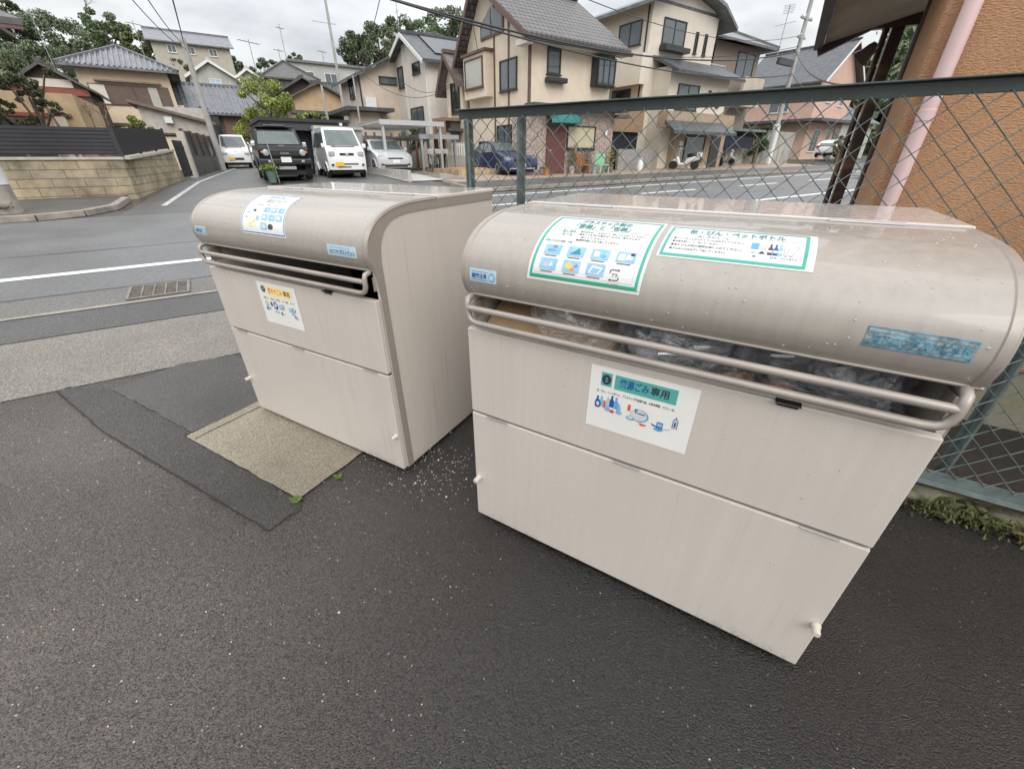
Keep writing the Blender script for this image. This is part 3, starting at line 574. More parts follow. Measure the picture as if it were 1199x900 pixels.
for r_ in ((0, 0, w, .002), (0, hh - .002, w, hh), (0, .0021, .002, hh - .0021), (w - .002, .0021, w, hh - .0021)): S.rect(*r_, mat('print_pale', (.60, .72, .78), .4, .05), l1, 4, 1)
S.text('ヨドコウ', .012, .011, .017, M_BLUE, l1, .055); S.text('ダストピット', .074, .009, .022, M_BLUE, l1, .088); S.rect(.02, .033, .14, .0345, M_MBLUE, l1, 3, 1)
S.build(lbin, 'pale blue sticker with dark blue lettering')
# ------------------------------------------------------------------ what lies in the right bin
def inbin(x, y, z=0):
    a = math.radians(-31); return (RBIN[0] + x * math.cos(a) - y * math.sin(a), RBIN[1] + x * math.sin(a) + y * math.cos(a), z)
M_CARD = mat('cardboard', (.36, .235, .13), .75, .12, 5, .15, 120)
t = thing('cardboard_box', 'brown cardboard box inside the slot, under a clear bag', 'box', inbin(.27, .16, .062), math.radians(-31 + 4))
MB().box(-.23, -.13, 0, .23, .2, .90).build('carton', M_CARD, t, 0, .004)
f = MB(); f.add([(-.23, -.132, .903), (.23, -.132, .903), (.235, .03, .955), (-.225, .03, .985)], [(0, 1, 2, 3)]); f.add([(-.23, -.132, .900), (.23, -.132, .900), (.235, .03, .952), (-.225, .03, .982)], [(3, 2, 1, 0)])
f.build('flap', M_CARD, t)
def bagmat(name, tint, al):
    m = bpy.data.materials.new(name); m.use_nodes = True; tt = m.node_tree; b = tt.nodes['Principled BSDF']; L = tt.links.new
    b.inputs['Base Color'].default_value = (*tint, 1); b.inputs['Roughness'].default_value = .1; b.inputs['Specular IOR Level'].default_value = 1.0; b.inputs['Coat Weight'].default_value = 1; b.inputs['Coat Roughness'].default_value = .05
    b.inputs['Alpha'].default_value = al
    c = tt.nodes.new('ShaderNodeTexCoord'); n = tt.nodes.new('ShaderNodeTexNoise'); n.inputs['Scale'].default_value = 14; n.inputs['Detail'].default_value = 5; n.inputs['Distortion'].default_value = 1.6
    mm = tt.nodes.new('ShaderNodeMapping'); mm.inputs['Rotation'].default_value = (.3, .55, .3); mm.inputs['Scale'].default_value = (.7, 3.4, 3.0)
    L(c.outputs['Object'], mm.inputs[0]); L(mm.outputs[0], n.inputs[0]); bp = tt.nodes.new('ShaderNodeBump'); bp.inputs['Strength'].default_value = 1; bp.inputs['Distance'].default_value = .03
    L(n.outputs[0], bp.inputs['Height']); L(bp.outputs[0], b.inputs['Normal'])
    # folded film is denser along the creases
    w_ = tt.nodes.new('ShaderNodeTexNoise'); w_.noise_type = 'RIDGED_MULTIFRACTAL'; w_.inputs['Scale'].default_value = 9; w_.inputs['Detail'].default_value = 4; w_.inputs['Distortion'].default_value = 2; L(mm.outputs[0], w_.inputs[0])
    mr = tt.nodes.new('ShaderNodeMapRange'); mr.inputs[1].default_value = .45; mr.inputs[2].default_value = 1.25; mr.inputs[3].default_value = al * .45; mr.inputs[4].default_value = min(1, al + .5); L(w_.outputs[0], mr.inputs[0]); L(mr.outputs[0], b.inputs['Alpha']); return m
BAG1, BAG2 = bagmat('clear_film', (.86, .88, .90), .55), bagmat('smoke_film', (.66, .67, .69), .62)
def bag(label, x, y, z0, rx, ry, z1, seed, m):
    R = np.random.default_rng(seed); K = R.normal(size=(14, 3)) * 9; ph = R.uniform(0, 6.28, 14); am = R.uniform(.01, .035, 14)
    t = thing('rubbish_bag', label, 'bag', inbin(x, y, z0), math.radians(-31), 'rubbish bags in the right bin'); H = z1 - z0
    def pt(i, j):
        th = 2 * PI * i; e = -PI / 2 + PI * j; r = math.cos(e) ** .3; p = np.array([math.cos(th) * r * rx, math.sin(th) * r * ry, (math.sin(e) * .5 + .5) * H])
        k = 1.05 + float(np.sum(am * (np.abs(np.sin(K @ p * 3 + ph)) - .6))) * .9; q_ = Vector((float(p[0]) + seed, float(p[1]), float(p[2]))); k -= (abs(noise.noise(q_ * 11)) * .30 + abs(noise.noise(Vector((q_.x * 9 + q_.z * 12, q_.y * 22, q_.z * 26 - q_.x * 20)))) * .11) * (1 if z0 < .5 else .8) - .10; p[0] *= k; p[1] = max(-y + (.012 if p[2] + z0 < .97 else -.012), p[1] * k); p[2] = min(p[2] * (1 + (k - 1) * .35), H + .02); return tuple(p)
    MB().grid(pt, 150, 120).build('film', m, t, 180)
    # gathered neck lying over the top
    mb = MB()
    for q in range(7):
        a = R.uniform(-.6, .6); mb.tube([(rx * .3 * a, -ry * .5, H * .97), (rx * .4 * a + .02, -ry * .62, H + .01), (rx * .8 * a + .03, -ry * .78, H - .015)], [.012, .006, .014], 5)
    mb.build('tied_neck', m, t, 180)
    return t
bag('small clear bag of pale wrappers on the cardboard box', .36, .20, .72, .16, .20, 1.16, 3, BAG1)
bag('clear bag crammed with bottles and cans, middle of the slot', .69, .25, .062, .21, .26, 1.17, 5, BAG1)
bag('dark clear bag stretched wide at the right end of the slot', 1.07, .25, .062, .18, .26, 1.17, 8, BAG2)
M_PET = mat('pet_plastic', (.7, .75, .8), .1, .05, alpha=.4); 
CANC = [mat('can_silver', (.6, .6, .62), .25, .1, metal=.8), mat('can_green', (.06, .2, .10), .3, .1), mat('can_orange', (.5, .26, .08), .3, .1), mat('can_red', (.4, .06, .05), .3, .1)]
def bottle(label, x, y, z, tilt, rz, capm):
    t = thing('plastic_bottle', label, 'bottle', inbin(x, y, z), 0, 'bottles and cans in the clear bag'); t.rotation_euler = (tilt, .3, rz)
    MB().lathe([(.0, 0), (.028, .002), (.032, .012), (.031, .06), (.032, .1), (.031, .14), (.022, .175), (.012, .192), (.012, .198)], n=12).build('bottle_body', M_PET, t, 50)
    MB().lathe([(.015, .198), (.015, .214), (.013, .216)], n=12).build('bottle_cap', capm, t, 40)
    MB().lathe([(.0325, .07), (.0325, .13)], n=12).build('wrapper', CANC[0], t, 40)
def can(label, x, y, z, tilt, rz, m):
    t = thing('drink_can', label, 'can', inbin(x, y, z), 0, 'bottles and cans in the clear bag'); t.rotation_euler = (tilt, .2, rz)
    MB().lathe([(.0, 0), (.025, 0), (.033, .01), (.033, .11), (.027, .12), (.026, .121)], n=14).build('can_body', m, t, 50); MB().lathe([(0, .119), (.024, .1195)], n=14).build('can_lid', CANC[0], t)
for k, (x, y, z, ti, rz) in enumerate(((.56, .14, .93, 1.5, 1.5), (.62, .26, .96, 1.5, 1.9), (.86, .20, .985, 1.5, 1.3), (.84, .30, .96, 1.4, 1.7), (.70, .32, .97, 1.57, 1.2))):
    bottle('empty plastic bottle seen through the clear bag film', x, y, z, ti, rz, [mat('cap_white', (.8, .8, .8), .4, 0), mat('cap_blue', (.1, .35, .7), .4, 0)][k % 2])
for x, y, z, ti, rz, m_, nm in ((.66, .12, .89, 1.5, 1.45, CANC[1], 'green'), (.80, .11, .90, 1.5, 1.6, CANC[2], 'orange'), (.90, .11, .90, 1.5, 1.5, CANC[3], 'red'), (.72, .16, .985, 1.5, 1.7, CANC[0], 'bare silver')):
    can('%s drink can pressed against the clear bag film' % nm, x, y, z, ti, rz, m_)
# ------------------------------------------------------------------ chain link fence
FA = math.radians(-31); FO = (2.159, 1.48)
M_FGREEN = mat('fence_green', (.028, .046, .041), .4, .25, 8, coat=.3); M_FGREY = mat('fence_grey_green', (.12, .15, .145), .45, .3, 10)
M_WIRE = mat('fence_wire', (.115, .15, .14), .4, .2, 20)
fence = thing('chain_link_fence', 'green chain link fence with angle top rail behind the bins', 'fence', (FO[0], FO[1], 0), FA)
X0, X1, Z0, Z1 = -2.87, 1.9, .125, 1.74
mb = MB(); mb.box(X0 - .03, -.004, Z1 - .045, X1, .004, Z1); mb.box(X0 - .03, -.045, Z1, X1, .02, Z1 + .006); mb.build('top_rail', M_FGREEN, fence, 0, .002)
mb = MB(); mb.box(X0, -.004, Z0 - .035, X1, .004, Z0 + .02); mb.box(X0, -.05, Z0 - .04, X1, .02, Z0 - .035); mb.build('bottom_rail', M_FGREY, fence, 0, .002)
for x, wd in ((X0, .05), (X0 + .385, .05), (-.03, .05), (X1 - .03, .05)):
    mb = MB(); mb.box(x - .006, .008, .0, x + .006, .06, Z1 - .047); mb.box(x - wd / 2, .0605, .0, x + wd / 2, .0665, Z1 - .002)
    mb.build('fence_post', M_FGREY, fence, 0, .002)
mb = MB(); mb.box(X0 + .03, -.012, Z0, X0 + .045, -.004, Z1 - .05); mb.build('mesh_bar', M_FGREY, fence)
p = .098; nW = int((X1 - X0 - .06) / (p / 2)); nz_ = int((Z1 - Z0 - .03) / (p / 2)); mb = MB()
for i in range(nW):
    xc = X0 + .06 + p / 2 * i; pts = []
    for k in range(nz_ + 1):
        s = 1 if (k + i) % 2 else -1; z = Z0 + .01 + p / 2 * k; xx = xc + s * (p / 4 + .0015); 
        pts += [(xx - .0, .004 * s - .008, z)]
    mb.tube(pts, .003, 5, cap=False)
mb.build('wire_mesh', M_WIRE, fence, 60)
# kerb stones, moss and ferns along the fence foot
nF = (-math.sin(FA), math.cos(FA)); dF = (math.cos(FA), math.sin(FA))
def alongF(s, o, z=0): return (FO[0] + dF[0] * s + nF[0] * o, FO[1] + dF[1] * s + nF[1] * o, z)
M_MOSSROCK = mat('mossy_rock', (.16, .14, .11), .9, .4, 14, .8, 40, col2=(.13, .14, .05), contrast=(.45, .7))
R = random.Random(4)
for k in range(13):
    s = -2.6 + k * .36 + R.uniform(-.05, .05); sx, sy, sz = R.uniform(.12, .2), R.uniform(.06, .09), R.uniform(.028, .045); K = np.random.default_rng(k); Q = K.normal(size=(6, 3)) * 9; ph = K.uniform(0, 6, 6)
    def pt(i, j):
        th = 2 * PI * i; e = -PI / 2 + PI * j; q = np.array([math.cos(th) * math.cos(e), math.sin(th) * math.cos(e), math.sin(e)]); k_ = 1 + .09 * float(np.sum(np.sin(Q @ q * .35 + ph))); return (q[0] * sx * k_, q[1] * sy * k_, q[2] * sz * k_ + sz * .45)
    o = MB().grid(pt, 20, 12).build('edging_rock', M_MOSSROCK, None, 180); o.location = alongF(s, -.03); o.rotation_euler = (0, 0, FA + R.uniform(-.3, .3))
    tag(o, 'rough mossy rock in the row at the foot of the green fence', 'rock', 'rocks along the fence foot')
def fern(name, label, cat, loc, n, ln, m, group, seed, droop=.6, wd=.25):
    R = random.Random(seed); t = thing(name, label, cat, loc, 0, group); mb = MB(); st = MB()
    for k in range(n):
        a = R.uniform(0, 6.28); L_ = ln * R.uniform(.6, 1.1); up = R.uniform(.5, 1.1); pts = []
        for i in range(7): q = i / 6; pts.append(Vector((math.cos(a) * L_ * q * .8, math.sin(a) * L_ * q * .8, L_ * (up * q - droop * up * q * q))))
        st.tube(pts, .0012, 4)
        side = Vector((-math.sin(a), math.cos(a), 0))
        for i in range(1, 7):
            for j in (0, .5):
                q = (i - 1 + j) / 6; b = pts[i - 1].lerp(pts[i], j); w_ = L_ * wd * (1 - q) + .006
                for sg in (-1, 1): e = b + side * sg * w_ + Vector((math.cos(a), math.sin(a), R.uniform(-.3, .3))) * w_ * .5; f_ = Vector((math.cos(a), math.sin(a), .1)) * .012 * (ln / .15); mb.add([b - f_ * .4, e, b + f_], [(0, 1, 2)])
    mb.build('fronds', m, t); st.build('stalks', m, t); return t
M_FERN = mat('fern_green', (.055, .065, .018), .6, .4, 20); M_FERN2 = mat('fern_yellow', (.11, .09, .03), .7, .4, 20)
for k, (s, o) in enumerate(((.12, -.10), (.3, -.12), (.5, -.1), (.72, -.08), (-.05, -.12), (.42, -.16))): fern('fern', 'low yellow green fern growing among rocks at the fence foot', 'fern', alongF(s, o), 14, .13, (M_FERN, M_FERN2)[k % 2], 'ferns at the fence foot', k)
mb = MB(); R = random.Random(9)
for k in range(2600):
    s = R.uniform(-.3, 1.5); o = R.gauss(-.13, .045); a = R.uniform(0, 6.28); h_ = R.uniform(.008, .03); c = alongF(s, o, R.uniform(0, .03)); d = (math.cos(a) * .006, math.sin(a) * .006)
    mb.add([(c[0] - d[0], c[1] - d[1], c[2]), (c[0] + d[0], c[1] + d[1], c[2]), (c[0] + d[1] * 2, c[1] - d[0] * 2, c[2] + h_)], [(0, 1, 2)], R.choice([0, 0, 1]))
tag(mb.build('moss', [M_FERN, M_FERN2]), kind='stuff')
fern('weed', 'tiny green weed in the joint at the near slab corner', 'weed', (-1.075, 1.46, .0), 16, .035, mat('weed_green', (.11, .17, .03), .6, .3, 20), None, 31, .3, .5)
fern('weed', 'tiny green weed at the slab edge beside the left bin', 'weed', (-.93, 1.63, .0), 9, .03, mat('weed_green', (.11, .17, .03), .6, .3, 20), None, 33, .3, .5)
# pale grit scattered between the bins
mb = MB(); R = random.Random(5)
for k in range(420):
    x, y = R.gauss(-.42, .2), R.gauss(1.72, .14); s = R.uniform(.0015, .0042) * (1 if R.random() > .06 else 1.8)
    if k % 3 == 0: x, y = R.uniform(-2.5, 1.2), R.uniform(.35, 2.2); s *= .8
    z = .001; mb.add([(x - s, y, z), (x, y - s, z), (x + s, y, z), (x, y + s, z), (x, y, z + s)], [(0, 1, 4), (1, 2, 4), (2, 3, 4), (3, 0, 4)])
tag(mb.build('grit', mat('pale_grit', (.5, .48, .45), .7, .2, 30)), kind='stuff')
# drain grate in the gutter
g0 = at(156, 340, v=6.86); gu0 = toUV(-4.62, 4.72)[0]
dg_ = thing('drain_grate', 'rusty steel grate with cross bars let into the roadside gutter', 'drain grate', (*UV(gu0, 6.28), G(gu0, 6.28) + .012), TH); dg_.rotation_euler = (math.atan(.0468), 0, TH)
mb = MB(); mb.box(0, 0, 0, .62, .03, .012); mb.box(0, .5, .0, .62, .53, .012); mb.box(0, .03, 0, .03, .5, .012); mb.box(.59, .03, 0, .62, .5, .012); mb.build('grate_frame', mat('grate_steel', (.17, .15, .13), .5, .3, 10), dg_)
mb = MB()
for k in range(4): mb.box(.135 + k * .115, .03, .0, .15 + k * .115, .5, .011)
for k in range(18): mb.box(.03, .05 + k * .025, .0, .59, .056 + k * .025, .006)
mb.build('cross_bars', mat('grate_steel', (.17, .15, .13), .5, .3, 10), dg_); MB().box(.03, .03, -.004, .59, .5, .001).build('grate_pit', mat('pit_dark', (.03, .025, .02), .9, .1), dg_)
# ------------------------------------------------------------------ orange rendered building on the right
nW_ = (-math.sin(FA), math.cos(FA)); WC = 3.36
def wallmat():
    m = bpy.data.materials.new('orange_render'); m.use_nodes = True; t = m.node_tree; b = t.nodes['Principled BSDF']; L = t.links.new
    c = t.nodes.new('ShaderNodeTexCoord'); mm = t.nodes.new('ShaderNodeMapping'); mm.inputs['Scale'].default_value = (52, 52, 130); L(c.outputs['Object'], mm.inputs[0])
    n = t.nodes.new('ShaderNodeTexNoise'); n.inputs['Scale'].default_value = 1; n.inputs['Detail'].default_value = 6; n.inputs['Roughness'].default_value = .65; L(mm.outputs[0], n.inputs[0])
    n3 = t.nodes.new('ShaderNodeTexNoise'); n3.inputs['Scale'].default_value = 1.6; n3.inputs['Detail'].default_value = 6; L(c.outputs['Object'], n3.inputs[0])
    r = t.nodes.new('ShaderNodeValToRGB'); r.color_ramp.elements[0].position = .3; r.color_ramp.elements[1].position = .7; r.color_ramp.elements[0].color = (.48, .245, .125, 1); r.color_ramp.elements[1].color = (.72, .415, .235, 1)
    mxx = t.nodes.new('ShaderNodeMath'); mxx.operation = 'MULTIPLY_ADD'; mxx.inputs[1].default_value = .45; L(n.outputs[0], mxx.inputs[0]); m2 = t.nodes.new('ShaderNodeMath'); m2.operation = 'MULTIPLY'; m2.inputs[1].default_value = .55; L(n3.outputs[0], m2.inputs[0]); L(m2.outputs[0], mxx.inputs[2]); L(mxx.outputs[0], r.inputs[0]); L(r.outputs[0], b.inputs['Base Color'])
    b.inputs['Roughness'].default_value = .9; bp = t.nodes.new('ShaderNodeBump'); bp.inputs['Strength'].default_value = 1; bp.inputs['Distance'].default_value = .028; L(n.outputs[0], bp.inputs['Height']); L(bp.outputs[0], b.inputs['Normal']); return m
wc = at(1021, 225, n=nW_, c=WC)
ob = thing('orange_building', 'rough orange rendered house wall with pink downpipe beyond the fence', 'building', (wc.x, wc.y, 0), FA)
M_OR = wallmat()
mb = MB(); mb.box(0, 0, .38, 7, .54, 6); mb.build('wall', M_OR, ob, 0, .025)
MB().box(-.012, .541, .0, 7, .565, 6).build('edge_flashing', M_FRDK, ob)
MB().box(.02, .03, -.3, 7, .52, .3795).build('foundation', mat('old_plinth', (.36, .33, .28), .85, .35, 3, .4, 40, col2=(.2, .19, .12)), ob)
def wl(px, py): P = at(px, py, n=nW_, c=WC - .06); return (P.x - wc.x) * dF[0] + (P.y - wc.y) * dF[1]
xp = wl(1095, 110); M_PINK = mat('pink_pipe', (.66, .48, .47), .4, .06, 4)
dp = MB().lathe([(.036, .4), (.036, 5.9)], (xp, -.055, 0), 16).build('downpipe', M_PINK, ob, 40)
for z in (1.66, 4.3): MB().lathe([(.0365, z), (.0385, z + .002), (.0385, z + .05), (.0365, z + .052)], (xp, -.055, 0), 16).build('pipe_socket', M_PINK, dp, 40)
MB().box(xp - .008, -.02, 2.2, xp + .008, 0, 2.23).build('pipe_bracket', M_PINK, dp)
# carport roof on rusty posts at the far side of that house
M_RUST = mat('rusty_brown', (.13, .07, .05), .35, .5, 6, .2, 40, col2=(.30, .15, .085), contrast=(.5, .8), coat=.3)
M_SOFF = mat('soffit_ply', (.80, .68, .52), .8, .2, 2.2, .1, 30)
CD = 4.4
cp = at(958, 58, Y=CD); can_ = thing('carport_roof', 'beige soffit carport roof on rusty brown posts beside the orange house', 'carport', (cp.x, cp.y, 0), FA)
zc = cp.z
mb = MB(); mb.add([(.03, -.0, zc + .03), (1.15, 0, zc + .30), (1.15, -1.7, zc + .30), (.03, -1.7, zc + .03)], [(3, 2, 1, 0)]); mb.add([(.03, -.0, zc + .09), (1.15, 0, zc + .36), (1.15, -1.7, zc + .36), (.03, -1.7, zc + .09)], [(0, 1, 2, 3)]); mb.build('soffit', M_SOFF, can_)
mb = MB(); mb.box(-.035, -1.7, zc - .005, .029, .02, zc + .17); mb.build('fascia', mat('fascia_brown', (.12, .085, .075), .5, .2, 5), can_, 0, .006)
mb = MB(); mb.bar((.0, .03, zc - .02), (.34, .03, zc + .13), .05, .06); mb.bar((.34, .03, zc + .13), (1.0, .03, zc + .13), .06, .07); mb.build('gutter', M_RUST, can_)
def cpx(px, py, Y): P = at(px, py, Y=Y); return ((P.x - cp.x) * dF[0] + (P.y - cp.y) * dF[1], (P.x - cp.x) * nF[0] + (P.y - cp.y) * nF[1])
xa, ya = cpx(1023, 110, 4.25); xb, yb = cpx(1046, 110, 4.2)
pm = MB(); pm.box(xa - .04, ya - .06, -.2, xa + .045, ya + .06, zc + .9); pm.lathe([(.022, .1), (.022, zc + .2)], (xa - .075, ya - .03, 0), 10); pm.build('support_post', M_RUST, can_, 40, .006)
MB().box(xb - .012, yb - .03, -.2, xb + .018, yb + .03, zc + .72).build('support_post', mat('rust_light', (.17, .10, .07), .5, .4, 8), can_)
mb = MB(); mb.bar((xa - .3, ya, zc + .16), (xa + 1.0, ya - .05, zc + .20), .05, .08); mb.bar((xb, yb, zc + .05), (xb + .7, yb, zc + .07), .05, .05); mb.build('cross_beam', M_RUST, can_)
lx, ly = cpx(1014, 66, 4.2)
lm = MB(); lm.lathe([(.012, .085), (.03, .08), (.042, .05), (.05, 0.0), (.07, -.035), (.072, -.04), (.0, -.03)], (0, 0, 0), 14)
lo = lm.build('wall_lamp', mat('lamp_brown', (.13, .09, .075), .35, .2, 10), None, 60)
P = at(1013, 64, Y=4.2); lo.location = P; lo.rotation_euler = (.3, .75, FA); tag(lo, 'small brown cone spotlight clamped to the rusty carport post', 'lamp')
# ------------------------------------------------------------------ buildings
def rmat(name, col, rough=.5):
    m = mat(name, col, rough, .3, 3, .3, 30); return m
T_GREY, T_BLUE, T_BROWN, T_SLATE = rmat('tile_grey', (.115, .12, .125), .38), rmat('tile_blue_grey', (.135, .14, .155), .36), rmat('tile_brown', (.12, .10, .095), .42), rmat('slate_dark', (.075, .08, .088), .45)
def tilemat(name, col, px, pz):
    m = bpy.data.materials.new(name); m.use_nodes = True; t = m.node_tree; b = t.nodes['Principled BSDF']; L = t.links.new; c = t.nodes.new('ShaderNodeTexCoord'); s = t.nodes.new('ShaderNodeSeparateXYZ'); L(c.outputs['Object'], s.inputs[0])
    cx = t.nodes.new('ShaderNodeCombineXYZ'); L(s.outputs[0], cx.inputs[0]); L(s.outputs[2], cx.inputs[1])
    br = t.nodes.new('ShaderNodeTexBrick'); br.inputs['Scale'].default_value = 1; br.inputs['Brick Width'].default_value = px; br.inputs['Row Height'].default_value = pz; br.inputs['Mortar Size'].default_value = .035; br.inputs['Mortar Smooth'].default_value = 1; br.inputs['Color1'].default_value = (*col, 1); br.inputs['Color2'].default_value = (*[x * 1.35 for x in col], 1); br.inputs['Mortar'].default_value = (*[x * .3 for x in col], 1)
    L(cx.outputs[0], br.inputs[0]); L(br.outputs[0], b.inputs['Base Color']); b.inputs['Roughness'].default_value = .42; bp = t.nodes.new('ShaderNodeBump'); bp.invert = True; bp.inputs['Strength'].default_value = .8; bp.inputs['Distance'].default_value = .05; L(br.outputs['Fac'], bp.inputs['Height']); L(bp.outputs[0], b.inputs['Normal']); return m
T_TILE = tilemat('tile_brown_rows', (.088, .078, .075), .26, .2)
T_OLD = rmat('tile_old', (.085, .083, .08), .5)
W_CREAM = M_BLOCKW; W_WHITE = mat('wall_white', (.66, .60, .53), .75, .05, 2, .2, 80); W_IVORY = mat('wall_ivory', (.66, .60, .51), .75, .05, 2, .2, 80)
W_PINK = mat('wall_pink', (.60, .40, .32), .8, .08, 2); W_GREY = mat('wall_grey', (.42, .41, .38), .8, .1, 2); W_BROWN = mat('wall_brown_tile', (.25, .20, .165), .7, .15, 20)
W_ORANGE = mat('wall_orange', (.48, .345, .21), .8, .12, 2); W_DARK = mat('wall_dark_wood', (.07, .05, .04), .7, .3, 6); W_TAN = mat('wall_tan', (.36, .27, .19), .75, .1, 3)
W_BEIGE = mat('wall_beige', (.56, .48, .40), .8, .08, 2)
TRIM_BR = mat('trim_brown', (.12, .07, .055), .5, .15, 6); SOFF = mat('soffit_white', (.62, .58, .53), .7, .05)
def house(name, label, u, v, w, d, ze, wallm, roofm, roof='gable_x', rise=2.0, ov=.5, ztop=None, cat='house', zb=None, group=None, ribs=.0, axis=.5, gablem=None, apx=None, rz=TH, thick=.14, bargem=None):
    """w along the street, d away from it; ze = height of the eaves; local z = world z"""
    x, y = UV(u, v); t = thing(name, label, cat, (x, y, 0), rz, group)
    zb = min(G(u, v), G(u + w, v), G(u, v + d), G(u + w, v + d)) - .3 if zb is None else zb
    mb = MB(); mb.box(0, 0, zb, w, d, ze - .02)
    r = MB(); o = ov; T = thick
    def slab(q, ribdir=None):
        q = [Vector(p) for p in q]; up = Vector((0, 0, T)); n = len(q)
        r.add(q + [p + up for p in q], [tuple(range(n))[::-1], tuple(range(n, 2 * n))] + [(i, (i + 1) % n, n + (i + 1) % n, n + i) for i in range(n)])
    def rib(a, b): r.bar(Vector(a) + Vector((0, 0, T + .02)), Vector(b) + Vector((0, 0, T + .02)), .11, .11)
    if roof == 'gable_x':      # ridge along the street
        yr = d * axis; s1 = rise / yr; s2 = rise / (d - yr)
        slab([(-o, -o, ze - o * s1), (w + o, -o, ze - o * s1), (w + o, yr, ze + rise), (-o, yr, ze + rise)]); slab([(-o, yr + .002, ze + rise), (w + o, yr + .002, ze + rise), (w + o, d + o, ze - o * s2), (-o, d + o, ze - o * s2)])
        r.box(-o - .02, yr - .12, ze + rise + T - .04, w + o + .02, yr + .12, ze + rise + T + .12)
        mb.prism([(.0, ze - .02), (d, ze - .02), (yr, ze + rise - .03)], lambda a, b: (0.001, a, b), lambda a, b: (w - .001, a, b))
        if ribs:
            k = int((w + 2 * o) / ribs)
            for i in range(k + 1): xx = -o + (w + 2 * o) * i / k; rib((xx, -o, ze - o * s1), (xx, yr, ze + rise))
        edges = [((-o, -o, ze - o * s1), (-o, yr, ze + rise)), ((-o, yr, ze + rise), (-o, d + o, ze - o * s2))]
    elif roof == 'gable_y':    # gable end towards the street
        xr = w * axis; s1 = rise / xr; s2 = rise / (w - xr)
        slab([(-o, -o, ze - o * s1), (xr, -o, ze + rise), (xr, d + o, ze + rise), (-o, d + o, ze - o * s1)]); slab([(xr + .002, -o, ze + rise), (w + o, -o, ze - o * s2), (w + o, d + o, ze - o * s2), (xr + .002, d + o, ze + rise)])
        r.box(xr - .12, -o - .02, ze + rise + T - .04, xr + .12, d + o + .02, ze + rise + T + .12)
        mb.prism([(.0, ze - .02), (w, ze - .02), (xr, ze + rise - .03)], lambda a, b: (a, .001, b), lambda a, b: (a, d - .001, b))
        if ribs:
            k = int((d + 2 * o) / ribs)
            for i in range(k + 1):
                yy = -o + (d + 2 * o) * i / k; rib((-o, yy, ze - o * s1), (xr, yy, ze + rise)); rib((xr, yy, ze + rise), (w + o, yy, ze - o * s2))
        edges = [((-o, -o, ze - o * s1), (xr, -o, ze + rise)), ((xr, -o, ze + rise), (w + o, -o, ze - o * s2))]
    elif roof == 'hip':
        h_ = min(w, d) / 2; c0, c1, c2, c3 = (-o, -o, ze - .15), (w + o, -o, ze - .15), (w + o, d + o, ze - .15), (-o, d + o, ze - .15)
        if w >= d: a, b = (h_, d / 2, ze + rise), (w - h_, d / 2, ze + rise)
        else: a, b = (w / 2, h_, ze + rise), (w / 2, d - h_, ze + rise)
        if w >= d: slab([c0, c1, b, a]); slab([c2, c3, a, b]); slab([c3, c0, a]); slab([c1, c2, b])
        else: slab([c0, c1, a]); slab([c1, c2, b, a]); slab([c2, c3, b]); slab([c3, c0, a, b])
        for p, q in ((c0, a), (c1, a if w < d else b), (a, b), (c2, b), (c3, a if w >= d else b)):
            if math.dist(p, q) > .05: r.bar(Vector(p) + Vector((0, 0, T + .05)), Vector(q) + Vector((0, 0, T + .05)), .2, .16)
        if ribs and w >= d:
            k = int((w + 2 * o) / ribs); sl = (rise + .15) / (d / 2 + o)
            for i in range(1, k):
                xx = -o + (w + 2 * o) * i / k; run = min(d / 2 + o, (xx + o) * (d / 2 + o) / (h_ + o), (w + o - xx) * (d / 2 + o) / (h_ + o))
                rib((xx, -o, ze - .15), (xx, -o + run, ze - .15 + sl * run))
            k = int((d + 2 * o) / ribs); sl = (rise + .15) / (h_ + o)
            for i in range(1, k):
                yy = -o + (d + 2 * o) * i / k; run = min(yy + o, d + o - yy) * (h_ + o) / (d / 2 + o)
                rib((w + o, yy, ze - .15), (w + o - run, yy, ze - .15 + sl * run))
        edges = []
    elif roof == 'shed_x':     # rises along the street
        s = rise / w
        slab([(-o, -o, ze - o * s), (w + o, -o, ze + rise + o * s), (w + o, d + o, ze + rise + o * s), (-o, d + o, ze - o * s)])
        mb.prism([(0, ze - .02), (w, ze - .02), (w, ze + rise - .02)], lambda a, b: (a, .001, b), lambda a, b: (a, d - .001, b)); edges = [((-o, -o, ze - o * s), (w + o, -o, ze + rise + o * s))]
    else:                      # flat with a parapet edge
        r.box(-o, -o, ze, w + o, d + o, ze + T + .1); edges = []
    wl_ = mb.build('wall', wallm, t); rf = r.build('roof', roofm, t)
    if bargem and edges:
        g_ = MB()
        for p, q in edges:
            p, q = Vector(p), Vector(q); off = Vector((-.03, 0, 0)) if roof == 'gable_x' else Vector((0, -.03, 0)); g_.bar(p + off + Vector((0, 0, -.02)), q + off + Vector((0, 0, .03)), .05, .2)
        g_.build('bargeboard', bargem, t)
    return t
